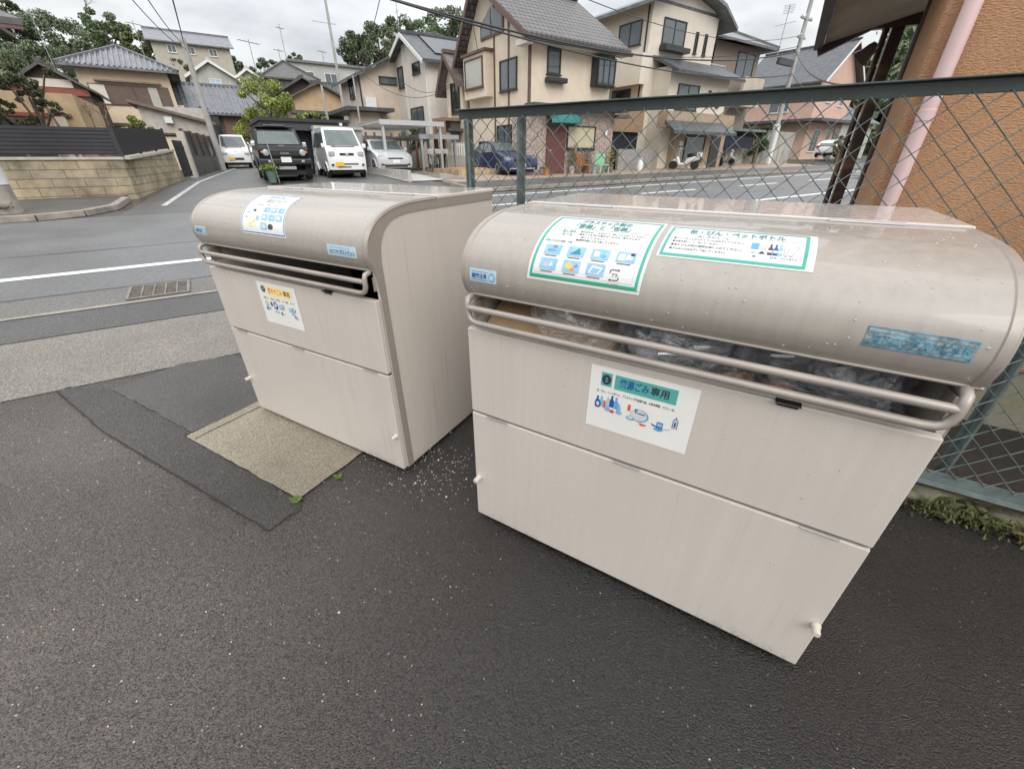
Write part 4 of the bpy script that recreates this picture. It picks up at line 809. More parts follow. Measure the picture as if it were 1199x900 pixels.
def window(t, face, a0, z0, a1, z1, off=0, fr=M_FRDK, pane=M_LGLASS, mull=1, fw=.06, name='window', d=0, sill=True):
    """face 'F' = street front (y = off), 'S' = left side (x = off), 'R' = right side (x = off, facing +x)"""
    f = MB(); g = MB(); cell = (a1 - a0) / (mull + 1)
    def bx(m, p0, q0, p1, q1, e0, e1):
        if face == 'F': m.box(p0, off - e1, q0, p1, off - e0, q1)
        elif face == 'S': m.box(off - e1, p0, q0, off - e0, p1, q1)
        else: m.box(off + e0, p0, q0, off + e1, p1, q1)
    bx(f, a0, z0, a0 + fw, z1, .002, .07); bx(f, a1 - fw, z0, a1, z1, .002, .07); bx(f, a0 + fw, z1 - fw, a1 - fw, z1, .002, .069); bx(f, a0 + fw, z0, a1 - fw, z0 + fw, .002, .069)
    for k in range(mull): bx(f, a0 + cell * (k + 1) - fw * .4, z0 + fw, a0 + cell * (k + 1) + fw * .4, z1 - fw, .002, .06)
    if sill: bx(f, a0 - .05, z0 - .04, a1 + .05, z0 - .001, .002, .11)
    bx(g, a0 + fw, z0 + fw, a1 - fw, z1 - fw, .004, .03)
    w_ = f.build(name, fr, t); g.build('pane', pane, w_); return w_
def part(name, m, t, *boxes, bevel=0):
    mb = MB()
    for b in boxes: mb.box(*b)
    return mb.build(name, m, t, 0, bevel)
# --- brown trimmed gable house opposite
A = house('house', 'cream gabled house with brown corner strips, brick ground floor and green door canopy', 13.02, 18, 5.2, 5.6, 6.17, W_CREAM, T_TILE, 'gable_x', 2.35, .55, axis=.67, bargem=TRIM_BR)
part('stone_facing', mat('stone_facing', (.36, .27, .22), .85, .35, 9, .8, 18, col2=(.5, .42, .37)), A, (-.12, -.13, .3, 5.5, -.002, 3.45), (-.13, -.1299, .3, -.003, 1.1, 3.45))
part('lower_eave', T_SLATE, A, (-.2, -.75, 3.46, 5.9, -.003, 3.58), (5.2, -.75, 3.2, 6.0, -.4, 3.34))
part('corner_strip', TRIM_BR, A, (-.04, -.04, 3.6, .12, -.003, 6.0)); part('corner_strip', TRIM_BR, A, (5.1, -.04, 3.6, 5.23, -.003, 6.0))
for yy in (1.5, 2.75, 5.45): part('timber_strip', TRIM_BR, A, (-.03, yy, 1, -.002, yy + .12, 6.1 + min(.6 * yy, 1.2 * (5.6 - yy))))
part('gutter', mat('gutter_black', (.03, .03, .035), .4, .1), A, (-.55, -.70, 5.70, 5.75, -.56, 5.84))
part('soffit', SOFF, A, (-.5, -.52, 5.72, 5.7, -.004, 5.80), (-.52, -.54, 5.60, -.15, .25, 5.80))
window(A, 'F', 1.01, 4.75, 1.78, 5.72, mull=0); fb = part('flower_box', M_FRDK, A, (.9, -.35, 4.42, 2.02, -.01, 4.62), bevel=.04)
part('oriel', M_FRDK, A, (3.72, -.36, 4.45, 5.02, -.003, 5.6)); window(A, 'F', 3.78, 4.52, 4.96, 5.54, -.361, M_FRDK, M_LGLASS, 2)
window(A, 'S', .86, 4.2, 2.3, 5.4, 0, M_FRDK, M_LGLASS, 1); part('bay', W_CREAM, A, (-.42, 3.0, 4.1, -.003, 5.2, 5.86)); part('bay_hood', TRIM_BR, A, (-.52, 2.9, 5.87, -.003, 5.3, 5.98)); window(A, 'S', 3.2, 4.5, 5.0, 5.72, -.421, M_FRBR, M_CURT, 0)
f = MB(); 
for a in (2.0, 3.0): f.add([(-.06, a + .05, 6.5), (-.06, a + .9, 6.5), (-.06, a + .9, 7.5 - (.5 if a > 2.5 else 0)), (-.06, a + .05, 7.5 - (.5 if a < 2.5 else 0))], [(3, 2, 1, 0)])
g_ = MB(); g_.box(-.05, 1.95, 6.4, -.003, 4.0, 7.0); g_.build('attic_window', TRIM_BR, A); f.build('attic_pane', M_LGLASS, A)
dr = part('door', mat('door_brown', (.13, .045, .04), .45, .15, 8), A, (1.02, -.19, .75, 2.2, -.131, 2.8)); MB().lathe([(.03, -.24), (.03, -.19)], (1.25, 0, 1.75), 8, axis='y').build('handle', M_ALU, dr)
window(A, 'F', 2.3, 1.82, 4.2, 2.82, -.131, M_FRDK, mat('cream_blind', (.52, .46, .33), .3, .06, 4), 0); window(A, 'S', 1.3, 1.2, 2.6, 2.85, 0, M_FRDK, M_LGLASS, 1); window(A, 'S', 3.2, 1.3, 4.5, 2.2, 0, M_FRDK, M_DGLASS, 0)
aw = MB(); aw.grid(lambda i, j: (.95 + 1.9 * i, -.131 - .75 * math.sin(j * PI / 2) * (1 - .35 * abs(2 * i - 1) ** 3), 2.86 + .55 * math.cos(j * PI / 2) * (1 - .4 * abs(2 * i - 1) ** 2.5)), 14, 8)
aw.grid(lambda i, j: (.95 + 1.9 * i, -.131 - .75 * j * (1 - .35 * abs(2 * i - 1) ** 3), 2.86), 14, 1); aw.build('door_canopy', mat('awning_green', (.02, .17, .16), .6, .1), A, 50)
part('wall_light', M_FRWH, A, (4.85, -.24, 2.45, 5.0, -.131, 2.68))
# lower wing behind its left end
A2 = house('house_wing', 'cream lower gabled wing at the far end of the brick fronted house', 12.7, 23.65, 5.2, 1.9, 5.1, W_CREAM, T_BROWN, 'gable_x', 1.1, .45, axis=.6, bargem=TRIM_BR, cat='house wing')
window(A2, 'S', .3, 3.6, 1.3, 5.0, 0, M_FRDK, M_DGLASS, 1)
# --- tall three storey cream house
B = house('house', 'tall three storey cream house with dark shopfront roofs and curved edge roof', 22.4, 19.6, 6.0, 6.4, 8.75, W_IVORY, T_GREY, 'flat', ov=.0, thick=.05)
r = MB(); pr = [(-.8, 8.45), (-.8, 8.62), (1.6, 9.55), (3.2, 9.75), (5.4, 9.25), (7.0, 8.32), (6.95, 8.18), (5.3, 9.02), (3.2, 9.5), (1.6, 9.3)]
for i in range(len(pr) // 2 + 0): pass
top = [(-.8, 8.62), (1.6, 9.5), (3.2, 9.65), (5.4, 9.2), (7.0, 8.32)]
for p, q in zip(top[:-1], top[1:]):
    r.add([(p[0], -.75, p[1]), (q[0], -.75, q[1]), (q[0], 7, q[1]), (p[0], 7, p[1]), (p[0], -.75, p[1] - .16), (q[0], -.75, q[1] - .16), (q[0], 7, q[1] - .16), (p[0], 7, p[1] - .16)], [(0, 1, 2, 3), (7, 6, 5, 4), (0, 4, 5, 1), (1, 5, 6, 2), (2, 6, 7, 3), (3, 7, 4, 0)])
r.build('curved_roof', rmat('green_grey_roof', (.13, .15, .15), .4), B)
MB().prism([(0, 8.7), (6.0, 8.7), (5.4, 9.02), (3.2, 9.46), (1.6, 9.3)], lambda a, b: (a, .002, b), lambda a, b: (a, 6.3, b)).build('gable_wall', W_IVORY, B)
window(B, 'S', .6, 7.0, 2.3, 8.1, 0, M_FRDK, M_LGLASS, 1); window(B, 'F', 1.0, 7.05, 3.0, 8.2, 0, M_FRDK, M_LGLASS, 1); part('window_box', M_FRDK, B, (.9, -.5, 6.72, 3.1, -.003, 6.95)); window(B, 'F', 4.0, 6.9, 4.25, 7.9, 0, M_FRDK, M_DGLASS, 0); window(B, 'F', 4.9, 6.9, 5.15, 7.9, 0, M_FRDK, M_DGLASS, 0)
part('downpipe', M_FRDK, B, (-.07, .2, 1, -.003, .27, 8.6)); part('front_block', W_IVORY, B, (.8, -1.2, .4, 6.6, -.003, 5.9)); part('side_band', W_IVORY, B, (-.5, -.1, 5.1, -.002, 6.3, 6.5))
r = MB(); r.add([(.5, -1.9, 5.65), (7.2, -1.9, 5.65), (7.2, -.01, 6.5), (.5, -.01, 6.5), (.5, -1.9, 5.5), (7.2, -1.9, 5.5), (7.2, -.01, 6.35), (.5, -.01, 6.35)], [(0, 1, 2, 3), (7, 6, 5, 4), (0, 4, 5, 1), (1, 5, 6, 2), (2, 6, 7, 3), (3, 7, 4, 0)]); r.build('lean_to_roof', T_SLATE, B)
window(B, 'F', 1.6, 3.9, 3.6, 5.15, -1.201, M_FRDK, M_LGLASS, 1); window(B, 'F', 4.6, 4.2, 4.85, 5.0, -1.201, M_FRDK, M_DGLASS, 0); window(B, 'F', 5.6, 4.2, 5.85, 5.0, -1.201, M_FRDK, M_DGLASS, 0); window(B, 'S', .9, 4.1, 3.2, 5.0, 0, M_FRDK, M_DGLASS, 1)
part('shop_band', W_TAN, B, (.2, -1.9, 2.95, 6.9, -1.202, 3.75)); part('shop_front', W_TAN, B, (1.6, -1.6, .3, 6.8, -1.203, 2.94))
r = MB(); r.add([(-.3, -2.9, 2.75), (5.9, -2.9, 2.75), (5.6, -1.91, 3.3), (-.0, -1.91, 3.3), (-.3, -2.9, 2.6), (5.9, -2.9, 2.6), (5.6, -1.91, 3.1), (-.0, -1.91, 3.1)], [(0, 1, 2, 3), (7, 6, 5, 4), (0, 4, 5, 1), (1, 5, 6, 2), (2, 6, 7, 3), (3, 7, 4, 0)]); r.build('shop_roof', T_SLATE, B)
window(B, 'F', 2.6, 1.2, 4.6, 2.6, -1.61, M_FRDK, M_LGLASS, 0); part('door', M_FRDK, B, (5.3, -1.66, .4, 6.3, -1.61, 2.6)); part('notice', M_FRWH, B, (2.05, -1.64, 1.7, 2.4, -1.61, 2.3)); part('stone_base', mat('pale_rubble', (.42, .36, .27), .85, .4, 5, .8, 12), B, (1.7, -1.8, .3, 5.0, -1.61, .95))
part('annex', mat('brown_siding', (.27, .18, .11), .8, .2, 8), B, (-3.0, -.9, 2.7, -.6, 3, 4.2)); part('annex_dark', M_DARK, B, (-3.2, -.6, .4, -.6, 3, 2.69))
bw = thing('block_wall', 'grey concrete block yard wall between the two house fronts', 'wall', (*UV(19.5, 18.2), 0), TH); part('blockwork', mat('block_grey', (.27, .26, .25), .85, .25, 6, .4, 30), bw, (0, 0, .4, 2.9, .15, 1.85))
# --- brown tiled house with balconies
Cc = house('house', 'brown tiled block with cream balconies and dark hip roof, beside the tall cream house', 30.5, 22, 7.4, 6.5, 8.6, W_BROWN, T_GREY, 'hip', 1.7, .9)
part('balcony', W_BEIGE, Cc, (-.9, -1.1, 5.3, 1.6, -.9, 6.6), (-.9, -1.1, 5.1, 1.6, -.01, 5.3)); part('balcony', W_BEIGE, Cc, (4.3, -1.1, 5.0, 7.0, -.9, 6.6), (4.3, -1.1, 4.8, 7.0, -.01, 5.0))
part('railing', M_ALU, Cc, (-.9, -1.08, 6.9, 1.6, -1.02, 6.96), (-.9, -1.08, 6.61, -.84, -1.02, 6.9), (.3, -1.08, 6.61, .36, -1.02, 6.9), (1.54, -1.08, 6.61, 1.6, -1.02, 6.9))
window(Cc, 'F', -.0 + .1, 6.7, 1.5, 8.3, 0, M_FRDK, M_DGLASS, 1); window(Cc, 'F', 4.5, 6.7, 6.8, 8.2, 0, M_FRDK, M_LGLASS, 1); window(Cc, 'F', .1, 3.6, 1.5, 5.0, 0, M_FRDK, M_DGLASS, 1)
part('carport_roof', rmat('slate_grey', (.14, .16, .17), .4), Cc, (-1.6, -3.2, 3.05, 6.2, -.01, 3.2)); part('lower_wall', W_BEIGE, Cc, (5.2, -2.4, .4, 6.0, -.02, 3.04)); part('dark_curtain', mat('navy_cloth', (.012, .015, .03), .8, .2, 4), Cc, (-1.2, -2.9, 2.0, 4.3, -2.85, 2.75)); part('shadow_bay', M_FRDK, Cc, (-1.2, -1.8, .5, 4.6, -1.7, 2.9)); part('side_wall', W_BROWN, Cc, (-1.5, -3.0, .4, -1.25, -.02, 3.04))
# --- pink house
D = house('house', 'pink house with dark slate gable roof behind the concrete wall', 53.6, 24, 8.0, 8.0, 8.4, W_PINK, T_SLATE, 'gable_y', 3.1, .7, bargem=M_FRWH)
part('lower_roof', T_SLATE, D, (-1.2, -1.6, 4.6, 9, -.003, 4.85), (-1.5, -.9, 4.6, -.003, 8, 4.85)); window(D, 'F', 2.2, 6.4, 3.3, 7.4, 0, M_FRWH, M_LGLASS, 0); window(D, 'F', 5.2, 6.2, 6.2, 7.4, 0, M_FRWH, M_LGLASS, 0); window(D, 'S', 2.5, 5.6, 4.6, 7.2, 0, M_FRWH, M_LGLASS, 1); window(D, 'F', 1.4, 1.9, 3.0, 4.0, 0, M_FRWH, M_DGLASS, 1); window(D, 'F', 4.6, 1.9, 5.6, 4.0, 0, M_FRWH, M_DGLASS, 0); part('entrance', M_DGLASS, D, (6.4, -.06, 1.2, 7.6, -.003, 4.2)); part('garage_opening', M_DGLASS, D, (-.07, 3.2, 1.2, -.003, 7.5, 4.2))
D2 = house('house', 'low grey roofed house at the far right behind the white car', 65, 27, 14, 8, 5.6, W_GREY, T_SLATE, 'gable_x', 2.0, .7)
window(D2, 'F', 2, 2.6, 4, 4.0)
# --- white gabled house with solar panels
E2 = house('house', 'white gabled house with solar panels and black windows behind the aluminium carport', 12.28, 27, 6.5, 6.1, 6.4, W_WHITE, T_SLATE, 'gable_x', 1.4, .45, axis=.43, bargem=M_FRWH)
window(E2, 'S', 1.0, 5.85, 2.1, 6.4, 0, M_FRDK, M_DGLASS, 0); window(E2, 'S', 3.7, 5.4, 4.6, 6.5, 0, M_FRDK, M_LGLASS, 0); window(E2, 'F', 1.0, 5.1, 2.2, 6.25, 0, M_FRDK, M_LGLASS, 1); window(E2, 'S', 1.0, 2.4, 3.0, 4.2, 0, M_FRDK, M_LGLASS, 1, sill=False)
part('downpipe', M_FRWH, E2, (-.07, .12, 1, -.003, .2, 6.4)); part('downpipe', M_FRWH, E2, (-.07, 3.4, 1, -.003, 3.48, 7.6))
sp = MB(); 
def srf(x, y, o=.22): return (x, y, 6.4 + (y) * 1.4 / 2.623 + o)
sp.add([srf(.7, .2), srf(5.6, .2), srf(5.6, 2.5), srf(.7, 2.5)], [(0, 1, 2, 3)]); sp.add([srf(.7, .2, .18), srf(5.6, .2, .18), srf(5.6, 2.5, .18), srf(.7, 2.5, .18)], [(3, 2, 1, 0)]); sp.build('solar_panel', mat('solar_black', (.02, .022, .03), .12, .1), E2)
E1 = house('house', 'beige house with one long slot window and rising shed roof', 9.7, 32, 5.0, 4.2, 6.0, W_BEIGE, T_SLATE, 'shed_x', 2.3, .55)
window(E1, 'F', 1.35, 5.6, 2.7, 6.05, 0, M_FRDK, M_LGLASS, 0, sill=False); window(E1, 'S', 1.0, 4.9, 2.2, 6.0, 0, M_FRDK, M_DGLASS, 1); part('porch_roof', T_SLATE, E1, (-1.4, -1.6, 4.0, 1.6, 3.5, 4.2)); part('porch_wall', W_BEIGE, E1, (-.9, -.9, 1, .8, -.01, 3.98)); window(E1, 'S', -.2, 2.2, 1.8, 3.7, -.01, M_FRDK, M_DGLASS, 1); part('air_conditioner', M_FRWH, E1, (.2, -.3, 4.3, .9, -.01, 4.85)); part('downpipe', M_FRDK, E1, (.0, -.08, 1.5, .09, -.003, 6.0))
# --- left block: old houses on the slope
H1 = house('house', 'cream house with blue grey hip tile roof and long shuttered window strip', -5.6, 46, 5.2, 5.2, 7.0, mat('wall_peach', (.62, .50, .36), .8, .07, 2), T_BLUE, 'hip', 1.5, .75, ribs=.3)
part('window_hood', mat('hood_brown', (.2, .14, .1), .6, .2), H1, (.8, -.35, 6.15, 4.6, -.003, 6.25)); part('window_band', TRIM_BR, H1, (.35, -.06, 4.75, 4.95, -.003, 6.02))
for k, (a, b, m_) in enumerate(((.42, 1.25, W_IVORY), (1.32, 2.78, mat('shutter_brown', (.12, .085, .065), .6, .15)), (2.9, 3.65, mat('shutter_brown', (.12, .085, .065), .6, .15)), (3.7, 4.25, M_CURT), (4.3, 4.9, mat('shutter_brown', (.12, .085, .065), .6, .15)))): part('shutter', m_, H1, (a, -.10, 4.82, b, -.061, 5.95))
part('corner_post', mat('post_cream', (.55, .47, .36), .7, .1), H1, (-.03, -.03, 1, .14, -.002, 6.9)); window(H1, 'R', .8, 4.8, 2.4, 5.9, 5.2, M_FRDK, M_DGLASS, 1); part('side_box', W_IVORY, H1, (5.21, .6, 4.4, 5.6, 3.6, 5.0)); part('lean_to', T_BLUE, H1, (-.3, -1.4, 3.4, 5.3, -.003, 3.6))
H0 = house('house', 'low ochre house with sagging dark tile roof behind the black louvre fence', -10.0, 27, 6.3, 6, 3.75, W_ORANGE, T_OLD, 'shed_x', -1.6, .5)
part('red_sill', mat('red_brown', (.25, .07, .04), .6, .15), H0, (.0, -.12, 2.9, 6.0, -.003, 3.03)); part('dark_base', W_DARK, H0, (.02, -.08, .5, 5.0, -.003, 2.88)); part('pilaster', W_BEIGE, H0, (5.4, -.3, .5, 5.8, -.003, 2.9))
H00 = thing('eaved_house', 'dark tiled roof corner with deep eave at the top left edge', 'house', (*UV(-2.95, 18.9), 0), TH); ev = MB(); q_ = [(0, 0, 4.53), (-7, 0, 4.53), (-7, 3, 6.0), (-3, 3, 6.0)]; ev.add(q_ + [(a, b, c + .14) for a, b, c in q_], [(3, 2, 1, 0), (4, 5, 6, 7), (0, 1, 5, 4), (1, 2, 6, 5), (2, 3, 7, 6), (3, 0, 4, 7)]); q_ = [(0, 0, 4.531), (-3, 3, 6.001), (-3, 6, 6.001), (0, 9, 4.531)]; ev.build('roof', T_OLD, H00)
part('fascia', TRIM_BR, H00, (-7, .02, 4.44, -.03, .07, 4.529)); part('wall', W_DARK, H00, (-7, 1.7, .3, -2.6, 2.9, 4.9)); part('rafter', TRIM_BR, H00, *[(-.6 - .5 * k, .1, 4.45, -.53 - .5 * k, 1.6, 4.54) for k in range(8)])
H0b = house('house', 'old house with white gable and red brown band between ochre and cream houses', -7.6, 38, 3.2, 5, 4.9, W_DARK, T_OLD, 'gable_y', 1.0, .4, gablem=M_WHITE)
part('white_gable', W_IVORY, H0b, (.5, -.03, 4.92, 2.6, -.003, 5.3)); part('red_band', mat('red_brown', (.25, .07, .04), .6, .15), H0b, (.0, -.08, 4.55, 3.2, -.003, 4.88)); window(H0b, 'F', .3, 3.0, 2.8, 4.3, 0, M_FRBR, mat('brown_panel', (.13, .09, .08), .6, .15), 2)
SH = house('shed', 'small pale plank shed with one pitch roof beside the alley wall', -2.1, 33, 3.0, 3.6, 3.9, mat('plank_grey', (.46, .43, .40), .75, .12, 4), mat('tin_brown', (.16, .12, .10), .5, .2), 'shed_x', -.75, .35, cat='shed')
part('vent_box', M_FRWH, SH, (1.0, -.25, 3.1, 1.35, -.003, 3.4)); part('lower_boards', W_CREAM, SH, (.1, -.5, .8, 2.1, -.003, 2.45)); part('ledge', W_DARK, SH, (-.1, -.6, 2.5, 2.4, -.003, 2.62))
H3 = house('house', 'grey white double gabled house on the slope with pale blue windows', 1.2, 58, 3.9, 6, 8.4, W_GREY, W_BEIGE, 'gable_y', 1.2, .35, bargem=M_FRWH); window(H3, 'F', 1.6, 7.3, 2.6, 8.2, 0, M_FRWH, mat('pale_pane', (.45, .55, .62), .2, .05), 1)
H3b = house('house_wing', 'grey right wing of the double gabled house, set back one step', 4.9, 58.6, 3.0, 5, 8.3, W_GREY, W_BEIGE, 'gable_y', 1.0, .35, bargem=M_FRWH, cat='house wing'); window(H3b, 'F', .6, 7.0, 1.6, 7.9, 0, M_FRWH, mat('pale_pane', (.45, .55, .62), .2, .05), 1)
H4 = house('house', 'old house with grey tile skirt roof over a dark lamplit porch at the alley end', -.2, 47, 5.4, 5, 4.9, W_DARK, T_BLUE, 'gable_x', 1.7, .7, ribs=.3)
part('porch_panel', mat('porch_brown', (.16, .10, .07), .6, .2), H4, (2.6, -.05, 2.4, 4.4, -.003, 4.5)); part('door', M_DGLASS, H4, (1.0, -.05, 2.2, 2.3, -.003, 4.4)); part('porch_post', mat('post_brown', (.30, .17, .10), .6, .2), H4, (4.6, -.6, 2, 4.85, -.35, 4.9)); pl_ = MB(); pl_.lathe([(.0, .0), (.16, .02), (.18, .08), (.0, .1)], (1.3, -.4, 4.45), 10); pl_.build('porch_lamp', mat('lamp_glow', (1, .8, .5), .5, 0, emit=6), H4)
H4b = house('house', 'pale green framed porch building with glass front beside the alley end', 5.6, 46, 3.2, 3, 4.0, mat('frame_olive', (.42, .36, .2), .6, .1), T_SLATE, 'flat', ov=.1); window(H4b, 'F', .3, 2.2, 2.9, 3.8, 0, mat('frame_olive', (.42, .36, .2), .6, .1), M_LGLASS, 2)
H5 = house('house', 'long beige house high on the hill top with grey roof', -1.3, 80, 8.6, 6.5, 14.4, mat('wall_stone', (.42, .39, .33), .8, .08, 2), T_BLUE, 'gable_x', 1.5, .5)
for a in (1.6, 3.6, 6.1): window(H5, 'F', a, 13.2, a + .9, 14.0, 0, M_FRWH, M_LGLASS, 1)
H6 = house('house', 'small far house with dark green hip roof on the ridge', 7.2, 82, 5.2, 5, 10.8, W_IVORY, rmat('green_roof', (.10, .12, .11)), 'hip', 1.3, .5)
M1 = house('house', 'old house with stacked dark tile hip roof above the bright green tree', 7.7, 56, 4.6, 5.5, 8.5, W_TAN, T_OLD, 'hip', 1.6, .5, ribs=.35); part('skirt_roof', T_OLD, M1, (-.7, -1.5, 7.0, 6.0, -.003, 7.25)); window(M1, 'F', .6, 7.4, 4.4, 8.3, 0, M_FRDK, M_LGLASS, 3)
M1b = house('house', 'dark tiled gable front stepping down behind the bright green tree', 7.6, 50, 4.4, 4.6, 6.6, W_DARK, T_OLD, 'gable_y', 1.2, .7)
M2 = house('house', 'ochre gable wall with tile skirt roof behind the black garage', 7.9, 45, 4.3, 5, 5.9, W_ORANGE, T_OLD, 'gable_y', 1.0, .5); part('skirt_roof', T_OLD, M2, (-.5, -1.6, 4.6, 5.2, -.003, 4.85)); part('lower_wall', W_DARK, M2, (0, -.9, 1.5, 4.3, -.003, 4.55))
M3 = house('apartment_block', 'flat roofed grey apartment block with rows of windows on the slope', 11.9, 65, 10.5, 7, 11.3, mat('wall_apartment', (.40, .40, .38), .8, .08, 2), mat('roof_flat', (.16, .16, .16), .7, .1), 'flat', ov=.3, cat='apartment block')
for a in (1.0, 3.7, 6.4): window(M3, 'F', a, 9.4, a + 1.5, 10.5, 0, M_FRWH, M_LGLASS, 1); window(M3, 'F', a + .6, 6.6, a + 2.1, 7.8, 0, M_FRWH, M_LGLASS, 1)
part('balcony', W_GREY, M3, (3.0, -1.2, 8.2, 10.4, -.003, 9.0))
M4 = house('house', 'dark tiled low roof in front of the grey apartment block', 11.2, 54, 5, 4, 6.8, W_GREY, T_OLD, 'gable_x', 1.4, .6, ribs=.35)
# --- far right hill houses and near kit: garage, shed, carport
GA = house('garage', 'black box garage open at the front behind the black four wheel drive', 2.55, 23.4, 3.75, 4.5, 2.85, mat('garage_black', (.022, .022, .025), .5, .15), mat('garage_black2', (.03, .03, .033), .45, .15), 'flat', ov=.06, cat='garage', thick=.04)
part('opening', M_DARK, GA, (.35, -.02, .6, 3.1, -.003, 2.55)); part('roller_cover', mat('awning_black', (.05, .05, .055), .6, .1), GA, (.3, -.6, 2.5, 3.2, -.021, 2.72)); part('spot_lamp', M_FRWH, GA, (3.3, -.16, 2.75, 3.42, -.003, 2.86)); part('door_line', M_FRDK, GA, (3.2, -.03, .6, 3.26, -.003, 3.0))
GS = house('garden_shed', 'grey metal garden shed with open front beside the black garage', 4.55, 22.3, 2.0, 1.9, 2.55, mat('shed_metal', (.30, .29, .28), .5, .1, 4), mat('shed_roof', (.36, .35, .34), .5, .1), 'flat', ov=.1, cat='shed', thick=.02)
part('opening', M_DARK, GS, (-.01, .2, .9, -.002, 1.7, 2.4)); ld = MB()
for yy in (-.18, .12): ld.bar((-.32, yy, .75), (-.12, yy, 2.45), .03, .04)
for k in range(6): ld.bar((-.3 + k * .033, -.18, .95 + k * .27), (-.3 + k * .033, .12, .95 + k * .27), .025, .025)
lo_ = ld.build('ladder', M_ALU); lo_.location = (*UV(4.5, 22.2), 0); lo_.rotation_euler = (0, 0, TH); tag(lo_, 'aluminium ladder leaning on the front corner of the grey shed', 'ladder')
def carport(label, u, v, w, d, z, zb):
    t = thing('carport', label, 'carport', (*UV(u, v), 0), TH, 'aluminium carports')
    r = MB(); r.box(-.1, -.1, z, w + .1, d + .1, z + .05); r.build('roof_sheet', mat('carport_poly', (.62, .66, .66), .25, .05, alpha=.72), t)
    f = MB()
    for k in range(6): f.box(-.1 + (w + .1) * k / 5, -.1, z + .052, -.02 + (w + .1) * k / 5, d + .1, z + .10)
    f.box(-.12, -.14, z - .08, w + .12, -.101, z + .12); f.box(-.12, d + .101, z - .08, w + .12, d + .14, z + .12); f.build('roof_frame', M_ALU, t)
    for x, y in ((0, .0), (0, d - .1), (w - .1, .0), (w - .1, d - .1)): part('post', M_ALU, t, (x, y, zb, x + .12, y + .12, z - .081))
carport('taller aluminium carport over the silver hatchback', 7.3, 21.6, 3.0, 4.6, 2.85, .6); carport('lower aluminium carport roof beside the bicycles', 9.5, 22.4, 2.0, 3.6, 2.35, .6)
t = thing('block_wall', 'low white block wall beside the concrete drive', 'wall', (*UV(6.62, 17.2), 0), TH); part('blockwork', mat('block_white', (.46, .44, .41), .8, .2, 5, .3, 30), t, (0, 0, .3, .14, 7.2, 1.02))
t = thing('stone_wall', 'stained stone retaining wall under the white picket fence', 'wall', (*UV(9.6, 18.6), 0), TH); part('stonework', mat('stone_stained', (.34, .27, .17), .85, .45, 3, .6, 10), t, (0, 0, .3, 2.6, .3, .98), (0, .301, .3, 2.6, 3.6, .96)); part('terracotta_step', mat('terracotta', (.48, .24, .13), .8, .15), t, (.3, 1.0, .961, 2.3, 2.2, 1.0))
t = thing('picket_fence', 'small white picket fence on a block base', 'fence', (*UV(11.3, 23.2), 0), TH); part('pickets', mat('picket_white', (.7, .69, .66), .6, .05), t, *[(k * .15, 0, 1.5, k * .15 + .10, .04, 2.15) for k in range(11)]); part('rail', mat('picket_white', (.7, .69, .66), .6, .05), t, (0, .041, 1.6, 1.65, .07, 1.66), (0, .041, 2.0, 1.65, .07, 2.06)); part('block_base', W_GREY, t, (-.05, .0, .5, 1.65, .15, 1.49))
t = thing('shutter_garage', 'grey shutter garage with small tiled roof squeezed between two houses', 'garage', (*UV(12.2, 24.2), 0), TH); part('shutter', mat('shutter_grey', (.19, .18, .18), .6, .08), t, (0, 0, .5, 2.2, .1, 2.7)); part('roof', T_OLD, t, (-.4, -.5, 2.71, 2.4, 1.2, 2.85), (-.1, -.1, 2.851, 2.4, 1.2, 3.2)); part('frame', mat('wood_brown', (.24, .15, .10), .7, .15), t, (-.7, -.3, .5, -.5, -.1, 3.2), (-.7, .8, .5, -.5, 1.0, 3.2), (-.7, -.3, 3.21, .6, 1.0, 3.35))
t = thing('privacy_screen', 'row of brown upright slats behind the silver hatchback', 'screen', (*UV(8.1, 27.0), 0), TH); part('slats', mat('slat_red', (.25, .12, .09), .7, .15), t, *[(k * .5, 0, .8, k * .5 + .12, .05, 2.7) for k in range(7)]); part('fence_panel', mat('panel_beige', (.5, .45, .4), .7, .1), t, (-.4, .2, .8, 3.6, .26, 2.0))
t = thing('boundary_fence', 'pale horizontal board fence between the grey shed and carport', 'fence', (*UV(5.2, 25.6), 0), TH); part('boards', mat('board_pale', (.5, .49, .47), .7, .08), t, *[(2.2, 0, 1.0 + .3 * k, 3.9, .05, 1.27 + .3 * k) for k in range(5)])
